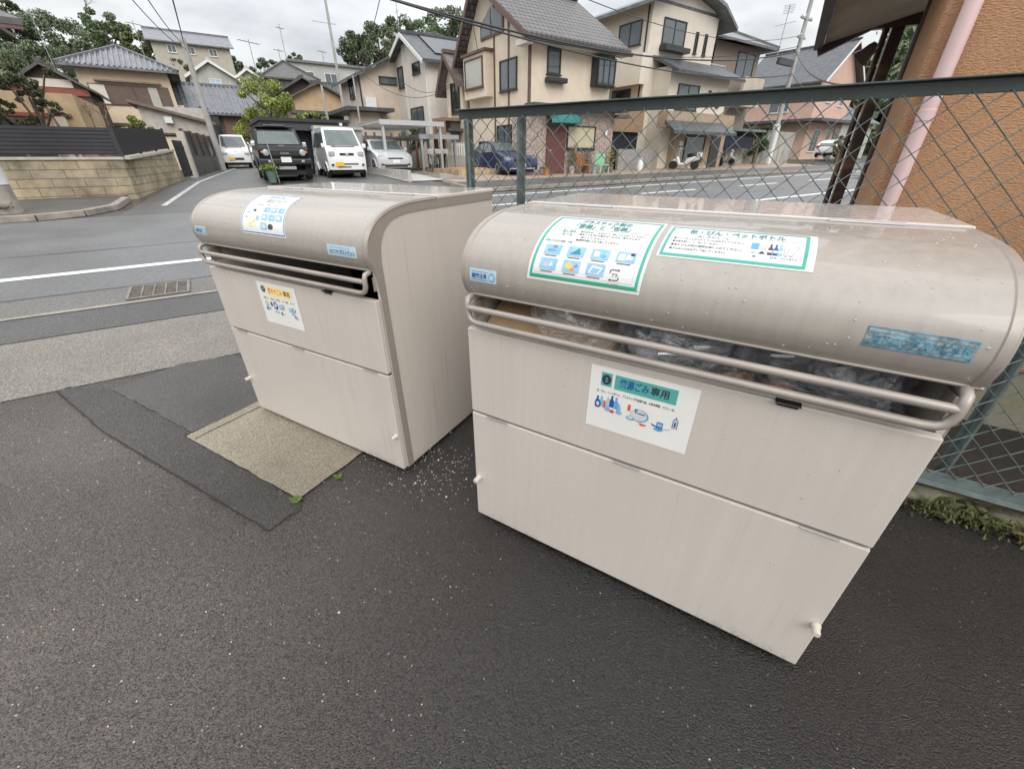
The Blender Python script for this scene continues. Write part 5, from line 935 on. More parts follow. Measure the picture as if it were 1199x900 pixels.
# --- block wall with black louvre fence on the left corner
wb = thing('retaining_wall', 'stained yellow block wall with coping along the left corner', 'wall', (*UV(-1.75, 15.95), 0), TH)
def blockmat():
    m = bpy.data.materials.new('stained_blocks'); m.use_nodes = True; t = m.node_tree; b = t.nodes['Principled BSDF']; L = t.links.new
    c = t.nodes.new('ShaderNodeTexCoord'); mm = t.nodes.new('ShaderNodeMapping'); mm.inputs['Rotation'].default_value = (math.radians(90), 0, 0); L(c.outputs['Object'], mm.inputs[0])
    br = t.nodes.new('ShaderNodeTexBrick'); br.inputs['Color1'].default_value = (.50, .41, .26, 1); br.inputs['Color2'].default_value = (.42, .36, .26, 1); br.inputs['Mortar'].default_value = (.26, .22, .16, 1); br.inputs['Scale'].default_value = 1; br.inputs['Brick Width'].default_value = .62; br.inputs['Row Height'].default_value = .2; br.inputs['Mortar Size'].default_value = .012
    mm2 = t.nodes.new('ShaderNodeVectorMath'); mm2.operation = 'ADD'; L(c.outputs['Object'], mm2.inputs[0]); sx = t.nodes.new('ShaderNodeSeparateXYZ'); L(c.outputs['Object'], sx.inputs[0]); ad = t.nodes.new('ShaderNodeMath'); L(sx.outputs[0], ad.inputs[0]); L(sx.outputs[1], ad.inputs[1]); cx = t.nodes.new('ShaderNodeCombineXYZ'); L(ad.outputs[0], cx.inputs[0]); L(sx.outputs[2], cx.inputs[1]); L(cx.outputs[0], br.inputs[0])
    n = t.nodes.new('ShaderNodeTexNoise'); n.inputs['Scale'].default_value = 1.1; n.inputs['Detail'].default_value = 8; n.inputs['Roughness'].default_value = .7; L(c.outputs['Object'], n.inputs[0]); r = t.nodes.new('ShaderNodeValToRGB'); r.color_ramp.elements[0].position = .35; r.color_ramp.elements[1].position = .6; r.color_ramp.elements[0].color = (.35, .34, .33, 1); L(n.outputs[0], r.inputs[0])
    mu = t.nodes.new('ShaderNodeMix'); mu.data_type = 'RGBA'; mu.blend_type = 'MULTIPLY'; mu.inputs[0].default_value = 1; L(br.outputs[0], mu.inputs[6]); L(r.outputs[0], mu.inputs[7]); L(mu.outputs[2], b.inputs['Base Color']); b.inputs['Roughness'].default_value = .85
    bp = t.nodes.new('ShaderNodeBump'); bp.inputs['Strength'].default_value = .6; bp.inputs['Distance'].default_value = .02; L(br.outputs['Fac'], bp.inputs['Height']); bp.invert = True; L(bp.outputs[0], b.inputs['Normal']); return m
MBK = blockmat(); M_COP = mat('coping_stone', (.46, .43, .37), .7, .15, 4)
part('blockwork', MBK, wb, (-6.9, 0, .2, 0, .2, 1.42)); 
wq = MB(); wq.add([(.001, 0, .2), (.95, 5.6, .4), (.78, 5.66, .4), (-.2, .2, .2), (.001, 0, 1.42), (.95, 5.6, 1.66), (.78, 5.66, 1.66), (-.2, .2, 1.42)], [(3, 2, 1, 0), (4, 5, 6, 7), (0, 1, 5, 4), (1, 2, 6, 5), (2, 3, 7, 6)]); wq.build('return_wall', MBK, wb)
cpb = MB(); cpb.box(-6.95, -.03, 1.422, .02, .22, 1.485); cpb.bar((.03, .12, 1.455), (.86, 5.65, 1.69), .26, .065); cpb.build('coping', M_COP, wb)
lf = thing('louvre_fence', 'black louvred panel fence standing on the yellow block wall', 'fence', (*UV(-1.75, 16.06), 0), TH); M_LV = mat('louvre_black', (.028, .028, .034), .4, .15)
part('louvre_panel', M_LV, lf, *[(-6.9, .0, 1.56 + .085 * k, -.02, .03, 1.63 + .085 * k) for k in range(7)], (-6.9, .032, 1.54, -.02, .036, 2.14))
lv = MB()
for k in range(7): lv.bar((.0, .03, 1.595 + .085 * k), (.84, 5.4, 1.80 + .085 * k), .03, .07)
lv.bar((.03, .035, 1.845), (.87, 5.405, 2.05), .006, .6); lv.build('louvre_panel', M_LV, lf)
for x in (-6.9, -4.6, -2.3): part('post', M_LV, lf, (x, -.03, 1.486, x + .06, .06, 2.2))
part('post', M_LV, lf, (-.06, -.04, 1.486, .04, .06, 2.2))
for k in range(4):
    q = k / 3; part('post', M_LV, lf, (.0 + .84 * q - .03, 5.4 * q + .05, 1.5 + .2 * q, .84 * q + .03, 5.4 * q + .11, 2.19 + .2 * q))
gt = thing('iron_gate', 'black wrought iron gate beside the end of the block wall', 'gate', (*UV(-.72, 21.9), 0), TH + 1.38); zg = G(-.7, 22)
part('bars', M_LV, gt, *[(k * .14, 0, zg + .1, k * .14 + .035, .035, zg + 1.35) for k in range(10)], (0, -.01, zg + .25, 1.35, -.001, zg + .31), (0, -.01, zg + 1.1, 1.35, -.001, zg + 1.16)); part('gate_post', mat('gate_stone', (.5, .45, .38), .7, .1), gt, (1.5, -.1, zg, 1.75, .15, zg + 1.7))
af = thing('alley_fence', 'dark panel fence on low dark base along the left of the alley', 'fence', (*UV(-.35, 24.4), 0), TH + 1.43); z0_ = G(-.3, 24.5)
part('base_wall', mat('dark_base', (.10, .095, .09), .8, .3, 4), af, (0, 0, z0_ - .2, 8, .16, z0_ + .8)); part('panel', M_LV, af, (0, .05, z0_ + .801, 8, .09, z0_ + 1.75)); part('fence_post', M_FRBR, af, *[(1.95 * k, -.02, z0_ + .801, 1.95 * k + .08, .12, z0_ + 1.8) for k in range(5)])
# --- right: concrete wall
cw = thing('concrete_wall', 'streaked grey concrete retaining wall beside the white car', 'wall', (*UV(36.3, 19.3), 0), TH); part('slab_wall', mat('streaked_concrete', (.33, .31, .28), .85, .3, 2.5, .3, 20, streak=.3), cw, (0, 0, .3, 5.0, .3, 3.2), (-3.5, .6, .3, -.01, .9, 2.6))
hp = thing('striped_curtain', 'pale striped fabric hung in the opening above the concrete wall', 'curtain', (*UV(37.5, 24), 0), TH); cu_ = MB(); cu_.grid(lambda i, j: (3.4 * i, .08 * math.sin(i * 40), 3.3 + 1.6 * j), 60, 2); cu_.build('cloth', mat('cloth_lilac', (.5, .45, .5), .8, .2, 30), hp)
# ------------------------------------------------------------------ vehicles
STY = dict(
 kei=dict(L=3.4, W=1.5, belt=1.08, out=[(1.70, .32), (1.72, .72), (1.64, .98), (1.42, 1.14), (.92, 1.76), (.80, 1.83), (-1.52, 1.87), (-1.66, 1.72), (-1.70, .9), (-1.70, .32)], ws=(3, 4), sw=[((.98, 1.16), (1.22, 1.16), (.86, 1.66), (.12, 1.66), (.12, 1.16)), ((.02, 1.16), (.02, 1.66), (-1.5, 1.68), (-1.56, 1.16))], wx=(1.02, -1.12), wr=.27, tw=.15),
 suv=dict(L=3.6, W=1.66, belt=1.10, out=[(1.70, .55), (1.76, .66), (1.76, 1.0), (1.66, 1.10), (.74, 1.16), (.42, 1.64), (.30, 1.70), (-1.62, 1.72), (-1.70, 1.1), (-1.72, .55)], ws=(4, 5), sw=[((.66, 1.18), (.38, 1.6), (-.4, 1.62), (-.4, 1.18)), ((-.5, 1.18), (-.5, 1.62), (-1.55, 1.63), (-1.6, 1.18))], wx=(1.18, -1.12), wr=.37, tw=.23),
 hatch=dict(L=3.9, W=1.7, belt=.95, out=[(1.88, .26), (1.95, .45), (1.90, .70), (1.72, .82), (1.02, 1.0), (.34, 1.40), (-.05, 1.48), (-1.0, 1.47), (-1.62, 1.22), (-1.88, .9), (-1.94, .5), (-1.90, .28)], ws=(4, 5), sw=[((.92, .98), (.32, 1.34), (-.2, 1.39), (-.2, .95)), ((-.28, .95), (-.28, 1.39), (-1.0, 1.38), (-1.55, 1.1), (-1.2, .97))], wx=(1.22, -1.22), wr=.30, tw=.19),
 sedan=dict(L=4.45, W=1.8, belt=.98, out=[(2.16, .26), (2.22, .5), (2.14, .76), (1.9, .86), (1.0, 1.02), (.30, 1.40), (-.1, 1.47), (-.9, 1.44), (-1.75, 1.10), (-2.1, 1.02), (-2.2, .6), (-2.16, .28)], ws=(4, 5), sw=[((.86, 1.0), (.28, 1.34), (-.35, 1.38), (-.35, .98)), ((-.43, .98), (-.43, 1.38), (-.95, 1.34), (-1.6, 1.08), (-1.3, .99))], wx=(1.32, -1.36), wr=.33, tw=.21))
M_TYRE = mat('tyre', (.02, .02, .02), .7, .2, 20); M_RIMW = mat('alloy', (.42, .42, .43), .3, .05, metal=.7); M_LAMP = mat('headlamp', (.36, .38, .40), .08, .05, spec=1); M_CGL = mat('car_glass', (.10, .125, .125), .05, .15, 3, spec=.8)
M_PLY = mat('plate_yellow', (.75, .48, .05), .5, .05); M_PLW = mat('plate_white', (.72, .72, .7), .5, .05); M_TAIL = mat('tail_red', (.4, .02, .02), .15, .05)
def paint(n, c): return mat(n, c, .22, .03, 2, coat=.8)
def car(name, label, px, py, v, hd, sty, pm, plate=M_PLW, rimm=M_RIMW, group=None, fn=None, low=None, zoff=0, cat='car'):
    S_ = STY[sty]; P = at(px, py, v=v); u_, v_ = toUV(P.x, P.y); z = G(u_, v_) + .012 + zoff
    h = math.radians(hd); d = S_['L'] / 2
    t = thing(name, label, cat, (P.x - math.cos(h) * d, P.y - math.sin(h) * d, z), h, group)
    out, Lh, Wh, belt = S_['out'], S_['L'] / 2, S_['W'] / 2, S_['belt']; H = max(p[1] for p in out)
    def hw(zz): return Wh * (1 - .17 * max(0, (zz - belt) / (H - belt))) * (1 - .05 * max(0, (.6 - zz) / .6))
    def pt(x, zz, k, off=0):
        xx = x - math.copysign(1, x) * .13 * k ** 4 * (1 if abs(x) > Lh * .5 else .25); return (xx, hw(zz) * k, zz - .02 * k ** 4 * (1 if zz > H - .12 else 0))
    ks = [-1, -.96, -.8, -.4, 0, .4, .8, .96, 1]; mb = MB(); n = len(out)
    vs = [pt(x, zz, k) for k in ks for x, zz in out]; fs = []
    for i in range(len(ks) - 1):
        for j in range(n): j2 = (j + 1) % n; fs.append((i * n + j, (i + 1) * n + j, (i + 1) * n + j2, i * n + j2))
    fs += [tuple(range(n)), tuple((len(ks) - 1) * n + j for j in range(n))[::-1]]; mb.add(vs, fs); body = mb.build('body', pm, t, 32)
    i0, i1 = S_['ws']
    def onseg(a, b, q): return (a[0] + (b[0] - a[0]) * q, a[1] + (b[1] - a[1]) * q)
    def glassgrid(a, b, q0, q1, kk, nx, m, nm):
        g = MB(); e = np.array([b[0] - a[0], b[1] - a[1]]); e /= np.linalg.norm(e); nn = np.array([e[1], -e[0]])
        if nn[1] < 0: nn = -nn
        def fn_(i, j): x, zz = onseg(a, b, q0 + (q1 - q0) * j); p = pt(x, zz, -kk + 2 * kk * i); return (p[0] + nn[0] * .012, p[1], p[2] + nn[1] * .012)
        g.grid(fn_, 10, 3); return g.build(nm, m, t, 180)
    glassgrid(out[i0], out[i1], .06, .95, .88, 10, M_CGL, 'windscreen')
    for sd in (-1, 1):
        for sw in S_['sw']:
            g = MB(); g.add([(x, sd * (hw(zz) + .006), zz) for x, zz in sw], [tuple(range(len(sw)))]); g.build('side_window', M_CGL, t)
        for x in S_['wx']:
            r_ = S_['wr']; y0 = Wh - S_['tw'] + .02
            w_ = MB(); w_.lathe([(r_ * .62, y0 * sd), (r_ * .95, y0 * sd), (r_, (y0 + .03) * sd), (r_, (Wh - .01) * sd), (r_ * .93, (Wh + .015) * sd), (r_ * .62, (Wh + .016) * sd)], (x, 0, r_), 20, axis='y'); w_ = w_.build('wheel', M_TYRE, t, 50)
            rb = MB(); rb.lathe([(.02, (Wh + .012) * sd), (r_ * .62, (Wh + .018) * sd), (r_ * .62, (Wh - .04) * sd)], (x, 0, r_), 20, axis='y')
            rb.build('rim', rimm, w_, 50)
            a_ = MB(); a_.tube([(x + (r_ + .05) * math.cos(q), sd * (Wh + .004), r_ + (r_ + .05) * math.sin(q)) for q in [i * PI / 10 for i in range(11)]], .03 if sty != 'suv' else .05, 6); a_.build('wheel_arch', pm if sty != 'suv' else M_BLACKP, t, 60)
        mm = MB(); mx_ = out[i0][0] - (.1 if sty != 'kei' else .0); mm.box(mx_ - .06, sd * (hw(belt) + .05) - .07, belt + .02, mx_ + .05, sd * (hw(belt) + .05) + .07, belt + .17); mm.build('mirror', pm if sty != 'suv' else M_ALU, t, 0, .03)
    if fn: fn(t, S_, pt, hw, plate)
    MB().box(-Lh + .3, -Wh + .12, .18, Lh - .3, Wh - .12, .34).build('underbody', M_BLACKP, t)
    return t
def fbox(t, nm, m, x0, x1, y0, y1, z0, z1, bev=.0): MB().box(x0, y0, z0, x1, y1, z1).build(nm, m, t, 0, bev)
def kei_front(t, S_, pt, hw, plate):
    for s in (-1, 1):
        fbox(t, 'headlight', M_LAMP, 1.55, 1.685, s * .56 - .12, s * .56 + .12, .80, .99, .04); fbox(t, 'fog_lamp', M_DGLASS, 1.62, 1.705, s * .6 - .05, s * .6 + .05, .46, .54, .02)
    fbox(t, 'grille', M_BLACKP, 1.66, 1.712, -.28, .28, .83, .92, .02); fbox(t, 'emblem', M_ALU, 1.7125, 1.722, -.06, .06, .84, .93, .01); fbox(t, 'bumper_slot', M_BLACKP, 1.69, 1.722, -.40, .40, .50, .55, .01); fbox(t, 'bumper_slot', M_BLACKP, 1.69, 1.718, -.40, .10, .40, .44, .01)
    pl = MB().box(1.7225, -.52 + .02, .44, 1.735, -.17, .60).build('number_plate', plate, t, 0, .005)
    fbox(t, 'wiper', M_BLACKP, 1.40, 1.45, -.5, .4, 1.14, 1.16); fbox(t, 'dash_card', M_FRWH, 1.30, 1.32, -.05, .15, 1.16, 1.25)
def kei_plain(t, S_, pt, hw, plate):
    for s in (-1, 1): fbox(t, 'headlight', M_LAMP, 1.58, 1.70, s * .58 - .12, s * .58 + .12, .74, .88, .03)
    fbox(t, 'emblem', M_ALU, 1.64, 1.675, -.05, .05, .88, .95, .01); fbox(t, 'bumper_slot', M_BLACKP, 1.69, 1.724, -.12, .36, .46, .58, .01)
    MB().box(1.722, -.44, .44, 1.736, -.12, .60).build('number_plate', plate, t, 0, .005); fbox(t, 'wiper', M_BLACKP, 1.40, 1.45, -.5, .4, 1.14, 1.16)
def suv_front(t, S_, pt, hw, plate):
    fbox(t, 'grille', M_BLACKP, 1.72, 1.775, -.52, .52, .80, 1.0, .02); 
    lt = text_geo('SUZUKI', .085, 'CENTER'); g = MB(); g.add([(1.781, p[0], .865 + p[1]) for p in lt[0]], lt[1]); g.build('lettering', M_ALU, t)
    for s in (-1, 1):
        hl = MB(); hl.lathe([(.0, 1.80), (.075, 1.795), (.10, 1.785), (.105, 1.75)], (0, s * .60, .91), 16, axis='x'); hl.build('headlight', M_LAMP, t, 50)
        fbox(t, 'fog_lamp', M_LAMP, 1.86, 1.875, s * .55 - .05, s * .55 + .05, .60, .67, .01); fbox(t, 'turn_lamp', M_ORANGE, 1.735, 1.77, s * .72 - .04, s * .72 + .04, .9, .96, .01)
    fbox(t, 'front_bumper', M_BLACKP, 1.68, 1.86, -.86, .86, .52, .72, .05); fbox(t, 'skid_plate', M_ALU, 1.6, 1.74, -.3, .3, .36, .48, .03)
    MB().box(1.862, -.17, .60, 1.875, .17, .77).build('number_plate', plate, t, 0, .005)
    fbox(t, 'roof_rack', M_BLACKP, -1.4, .3, -.62, .62, 1.75, 1.79, .01); fbox(t, 'light_bar', M_DGLASS, .3, .36, -.38, .38, 1.76, 1.83, .015); fbox(t, 'wiper', M_BLACKP, .70, .74, -.5, .4, 1.17, 1.19); fbox(t, 'bonnet_badge', M_ALU, 1.2, 1.24, -.1, .1, 1.135, 1.15)
def hatch_front(t, S_, pt, hw, plate):
    for s in (-1, 1): fbox(t, 'headlight', M_LAMP, 1.60, 1.835, s * .62 - .16, s * .62 + .16, .66, .79, .05); fbox(t, 'fog_lamp', M_BLACKP, 1.80, 1.90, s * .62 - .09, s * .62 + .09, .36, .45, .03)
    fbox(t, 'grille', M_BLACKP, 1.86, 1.935, -.36, .36, .62, .68, .02); fbox(t, 'bumper_slot', M_BLACKP, 1.88, 1.952, -.55, .55, .30, .40, .02); MB().box(1.94, -.17, .45, 1.965, .17, .60).build('number_plate', plate, t, 0, .005)
def sedan_front(t, S_, pt, hw, plate):
    for s in (-1, 1): fbox(t, 'headlight', M_LAMP, 1.80, 2.06, s * .66 - .17, s * .66 + .17, .68, .80, .05); fbox(t, 'fog_lamp', M_BLACKP, 2.05, 2.15, s * .66 - .1, s * .66 + .1, .34, .44, .03)
    fbox(t, 'grille', M_BLACKP, 2.10, 2.215, -.42, .42, .56, .74, .03); fbox(t, 'emblem', M_ALU, 2.2155, 2.225, -.06, .06, .60, .71, .01); fbox(t, 'bumper_trim', M_ALU, 2.17, 2.225, -.66, .66, .30, .34, .01); MB().box(2.215, -.17, .38, 2.235, .17, .53).build('number_plate', plate, t, 0, .005)
def rear_bits(t, S_, pt, hw, plate):
    for s in (-1, 1): fbox(t, 'tail_lamp', M_TAIL, -1.93, -1.74, s * .66 - .12, s * .66 + .12, .82, 1.0, .03)
    g = MB(); g.add([(-1.66, -.6, 1.2), (-1.66, .6, 1.2), (-1.90, .62, .96), (-1.90, -.62, .96)], [(0, 1, 2, 3)]); g.build('rear_window', M_CGL, t); MB().box(-1.965, -.17, .5, -1.94, .17, .65).build('number_plate', plate, t); fbox(t, 'rear_bumper', M_BLACKP, -1.96, -1.8, -.7, .7, .24, .40, .03)
WHT = paint('paint_white', (.74, .74, .72)); STEELW = mat('steel_wheel', (.3, .3, .3), .5, .1)
car('small_van', 'white one box van with yellow plate parked by the grey shed', 411, 209, 19.3, -58, 'kei', WHT, M_PLY, STEELW, 'vehicles parked on drives', kei_front, cat='van')
car('small_van', 'white one box van with yellow plate leading the pair in the alley', 281, 196, 33.5, -58, 'kei', WHT, M_PLY, STEELW, 'vehicles in the alley', kei_plain, zoff=.0, cat='van')
car('small_van', 'white van half hidden behind the leading van in the alley', 308, 187, 38.5, -60, 'kei', WHT, M_PLW, STEELW, 'vehicles in the alley', kei_plain, zoff=.0, cat='van')
car('off_roader', 'black boxy off roader with round headlights before the black garage', 341, 211, 18.6, -58, 'suv', mat('paint_black', (.010, .010, .012), .3, .03, 2, spec=.25, coat=.15), M_PLW, STEELW, 'vehicles parked on drives', suv_front, zoff=.06)
car('hatchback', 'silver hatchback under the aluminium carport', 466, 204, 21.0, -56, 'hatch', paint('paint_silver', (.50, .51, .52)), M_PLW, M_RIMW, 'vehicles parked on drives', hatch_front)
car('blue_car', 'dark blue car nosing out beside the brick fronted house', 612, 210, 17.5, -63, 'sedan', paint('paint_blue', (.012, .025, .085)), M_PLW, M_RIMW, None, sedan_front)
wcar = car('hatchback', 'white hatchback seen from behind at the far right by the concrete wall', 976, 189, 20.6, 40, 'hatch', WHT, M_PLW, M_RIMW, None, rear_bits, zoff=.25)
# ------------------------------------------------------------------ scooters and bicycles
def scooter(label, px, py, v, hd, pm, group='scooters by the shopfronts', helm=None):
    P = at(px, py, v=v); z = G(*toUV(P.x, P.y)) + .03; t = thing('motor_scooter', label, 'scooter', (P.x, P.y, z), math.radians(hd), group)
    for x in (.62, -.62):
        w = MB(); w.lathe([(.14, -.05), (.23, -.05), (.25, -.02), (.25, .02), (.23, .05), (.14, .05)], (x, 0, .25), 16, axis='y'); w = w.build('wheel', M_TYRE, t, 50); MB().lathe([(.0, -.03), (.14, -.035), (.14, .035), (.0, .03)], (x, 0, .25), 12, axis='y').build('rim', M_RIMW, w, 50)
    b = MB(); b.tube([(-.85, 0, .62), (-.6, 0, .60), (-.2, 0, .48), (-.05, 0, .30), (.28, 0, .28), (.42, 0, .55), (.46, 0, .85)], [.06, .15, .16, .12, .10, .13, .10], 10); b.build('body', pm, t, 180)
    MB().tube([(-.75, 0, .78), (-.4, 0, .76), (-.12, 0, .74)], [.07, .12, .09], 10).build('seat', M_BLACKP, t, 180)
    MB().tube([(.62, 0, .28), (.50, 0, .7), (.42, 0, 1.0)], .035, 8).build('fork', M_ALU, t, 60); MB().tube([(.36, -.32, 1.03), (.44, 0, 1.0), (.36, .32, 1.03)], .022, 8).build('handlebar', M_BLACKP, t, 60)
    MB().tube([(.46, 0, .92), (.56, 0, .92)], [.09, .07], 12).build('headlight', M_LAMP, t, 60); MB().tube([(.45, 0, .46), (.62, 0, .53), (.8, 0, .44)], [.06, .09, .05], 8).build('mudguard', pm, t, 180)
    for s in (-1, 1): MB().tube([(.38, s * .25, 1.03), (.36, s * .3, 1.2), (.36, s * .34, 1.22)], [.01, .012, .05], 8).build('mirror', M_BLACKP, t, 60)
    MB().box(-.95, -.16, .66, -.66, .16, .92).build('luggage_box', pm, t, 0, .03)
    return t
scooter('white scooter parked on the pavement by the shop door', 800, 196, 17.3, 150, WHT)
scooter('black scooter parked under the dark curtained carport', 834, 196, 18.6, -70, mat('scooter_black', (.02, .02, .022), .3, .1))
scooter('grey scooter with green box at the edge of the dark carport', 846, 195, 18.4, -60, mat('scooter_grey', (.3, .31, .3), .3, .1))
def bicycle(label, u, v, hd, pm):
    t = thing('bicycle', label, 'bicycle', (*UV(u, v), G(u, v) + .04), math.radians(hd), 'bicycles beside the carport')
    for x in (.54, -.54):
        w = MB(); w.tube([(x + .33 * math.cos(i * PI / 12), 0, .34 + .33 * math.sin(i * PI / 12)) for i in range(24)], .016, 6, closed=True); w = w.build('wheel', M_TYRE, t, 60)
        sp_w = MB()
        for i in range(8): sp_w.bar((x, 0, .34), (x + .32 * math.cos(i * PI / 4), 0, .34 + .32 * math.sin(i * PI / 4)), .004, .004)
        sp_w.build('spokes', M_ALU, w)
    f = MB()
    for a, b in (((-.54, 0, .34), (-.08, 0, .3)), ((-.08, 0, .3), (-.2, 0, .78)), ((-.2, 0, .72), (.36, 0, .72)), ((-.08, 0, .3), (.36, 0, .66)), ((-.54, 0, .34), (-.2, 0, .72)), ((.36, 0, .62), (.34, 0, .92)), ((.36, 0, .66), (.54, 0, .34))): f.tube([a, b], .018, 6)
    f.build('frame', pm, t, 60); MB().tube([(-.32, 0, .84), (-.16, 0, .85), (-.06, 0, .83)], [.08, .06, .03], 8).build('saddle', M_BLACKP, t, 180); MB().tube([(.2, -.26, 1.0), (.34, -.1, .98), (.34, .1, .98), (.2, .26, 1.0)], .014, 6).build('handlebar', M_ALU, t, 60)
    MB().box(.42, -.15, .78, .68, .15, .98).build('basket', mat('basket_grey', (.3, .3, .3), .5, .2), t)
bicycle('pale bicycle with front basket, nearest the silver hatchback', 9.75, 22.0, -75, M_FRWH); bicycle('white bicycle between two other bicycles by the carport', 10.15, 22.1, -72, M_ALU); bicycle('dark bicycle nearest the stone wall', 10.6, 22.2, -70, M_BLACKP)
# ------------------------------------------------------------------ pots, benches and kerbside bits
def uvthing(name, label, cat, u, v, z=None, rz=TH, group=None): return thing(name, label, cat, (*UV(u, v), G(u, v) + .03 if z is None else z), rz, group)
def potted(label, u, v, r, h_, pm, leaf, ph_, group=None, fl=None, seed=0):
    t = uvthing('potted_plant', label, 'potted plant', u, v, group=group); MB().lathe([(.0, 0), (r * .75, 0), (r, h_), (r * 1.05, h_), (r * .9, h_ - .02)], n=14).build('pot', pm, t, 50)
    mb = MB(); R = np.random.default_rng(seed)
    for k in range(420):
        c = R.normal(size=3) * [r * .9, r * .9, ph_ * .25] + [0, 0, h_ + ph_ * .5]; a = R.normal(size=3); a /= np.linalg.norm(a); b = np.cross(a, R.normal(size=3)); b /= np.linalg.norm(b); s = .035
        mb.add([c - a * s, c + b * s * .5, c + a * s, c - b * s * .5], [(0, 1, 2, 3)], 1 if fl and R.random() < .25 else 0)
    mb.build('foliage', [leaf, fl or leaf], t); MB().tube([(0, 0, h_ - .02), (0, 0, h_ + ph_ * .6)], .015, 6).build('stem', M_TREE, t)
LF1 = mat('leaf_mid', (.09, .14, .05), .55, .4, 30); LF2 = mat('leaf_light', (.16, .22, .04), .55, .35, 30); LF3 = mat('leaf_dark', (.05, .08, .035), .55, .4, 30); LFG = mat('leaf_grey', (.10, .12, .07), .6, .4, 30); YFL = mat('flower_yellow', (.6, .4, .05), .5, .2)
potted('grey pot with a slim green shrub beside the brown door', 15.55, 17.6, .16, .35, mat('pot_grey', (.4, .39, .38), .7, .1), LF1, .8, 'pots on the brick forecourt', None, 1)
potted('grey leaved shrub in a pot behind the green bench', 16.6, 17.65, .15, .3, mat('pot_brown', (.2, .12, .08), .7, .1), LFG, .8, 'pots on the brick forecourt', None, 2)
potted('yellow flowered shrub in a pot at the corner of the brick fronted house', 18.2, 17.5, .18, .3, mat('pot_brown', (.2, .12, .08), .7, .1), LF1, .9, 'pots on the brick forecourt', YFL, 3)
potted('small orange pot near the nose of the dark blue car', 13.75, 17.4, .16, .28, mat('terracotta_pot', (.5, .2, .1), .7, .1), LF1, .05, 'pots on the brick forecourt', None, 4)
potted('square green planter heaped with yellow green leaves before the black off roader', 1.95, 18.55, .17, .4, mat('planter_green', (.10, .16, .13), .6, .1), LF2, .22, None, None, 5)
def bench(label, u, v, m, w):
    t = uvthing('bench', label, 'bench', u, v, group='benches on the brick forecourt')
    part('seat', m, t, *[(-w / 2, -.2 + .09 * k, .38, w / 2, -.13 + .09 * k, .41) for k in range(4)]); part('backrest', m, t, *[(-w / 2 + k * w / 7, .18, .42, -w / 2 + k * w / 7 + w / 11, .21, .85) for k in range(7)], (-w / 2, .211, .80, w / 2, .24, .88))
    for x in (-w / 2 + .03, w / 2 - .08):
        part('leg', m, t, (x, -.2, 0, x + .05, -.15, .379)); part('leg', m, t, (x, .15, 0, x + .05, .2, .379))
bench('small orange brown wooden bench under the cream blind window', 16.1, 17.4, mat('bench_wood', (.36, .15, .06), .6, .2, 8), .75); bench('small mint green wooden bench right of the brown bench', 17.2, 17.1, mat('bench_mint', (.28, .58, .38), .6, .1), .7)
t = uvthing('paint_tin', 'small grey tub beside the mint bench', 'tub', 16.75, 17.2); MB().lathe([(.0, 0), (.11, 0), (.14, .3), (.12, .3), (.11, .28)], n=12).build('tub_body', mat('tub_blue', (.3, .36, .4), .6, .1), t, 50)
t = uvthing('milk_churn', 'white painted churn standing before the grey block yard wall', 'churn', 20.7, 17.6); MB().lathe([(.0, 0), (.15, 0), (.17, .1), (.17, .42), (.1, .55), (.1, .62), (.13, .66), (.0, .67)], n=14).build('churn_body', M_FRWH, t, 50)
t = uvthing('notice_board', 'cream statuette in the cream blind window', 'ornament', 15.9, 17.83, 1.62); MB().lathe([(.0, 0), (.09, 0), (.11, .1), (.07, .3), (.09, .38), (.0, .45)], n=12).build('figure', mat('ornament_tan', (.35, .25, .15), .6, .2), t, 60); t.name = 'ornament'
hr = uvthing('hand_rail', 'white tubular handrail along the right edge of the alley', 'handrail', 1.95, 20.4); MB().tube([(0, 0, 0), (0, 0, .8), (.02, .5, .95), (.1, 5.5, 1.3), (.1, 5.5, .3)], .03, 8).build('rail', M_ALU, hr, 60)
pp = uvthing('marker_pole', 'thin pale rod standing in the green planter', 'rod', 2.15, 18.5); MB().tube([(0, 0, 0), (-.12, 0, 1.6)], .018, 6).build('rod', M_ALU, pp, 60)
pl_ = uvthing('pallet', 'slatted wooden pallet leaning beside the black off roader', 'pallet', 4.5, 20.6); part('slats', mat('pallet_wood', (.42, .32, .2), .8, .2), pl_, *[(k * .11, .0, .05, k * .11 + .07, .03, .95) for k in range(4)]); part('cross_piece', mat('pallet_wood', (.42, .32, .2), .8, .2), pl_, (-.02, .031, .2, .44, .06, .28), (-.02, .031, .7, .44, .06, .78))
# ------------------------------------------------------------------ trees
def cloud(n_cl, n_lf, ext, size, R, flat=.6, hollow=.55):
    C_ = R.normal(size=(n_cl, 3)); C_ /= np.linalg.norm(C_, axis=1)[:, None]; C_ *= (hollow + (1 - hollow) * R.random((n_cl, 1)) ** .6); C_ *= ext
    rad = R.uniform(.22, .42, n_cl) * min(ext); vs = []; mi = []
    for c, r in zip(C_, rad):
        p = R.normal(size=(n_lf, 3)); p *= (r * R.random((n_lf, 1)) ** .4) / np.linalg.norm(p, axis=1)[:, None]; p[:, 2] *= flat; p += c
        a = R.normal(size=(n_lf, 3)); a /= np.linalg.norm(a, axis=1)[:, None]; b = np.cross(a, R.normal(size=(n_lf, 3))); b /= np.linalg.norm(b, axis=1)[:, None]
        s = size * R.uniform(.6, 1.3, (n_lf, 1)); vs.append(np.stack([p - a * s, p + b * s * .55, p + a * s, p - b * s * .55], 1)); shade = R.random() < .45
        mi.append((R.random(n_lf) < (.75 if shade else .3)).astype(int))
    return np.concatenate(vs).reshape(-1, 3), np.concatenate(mi)
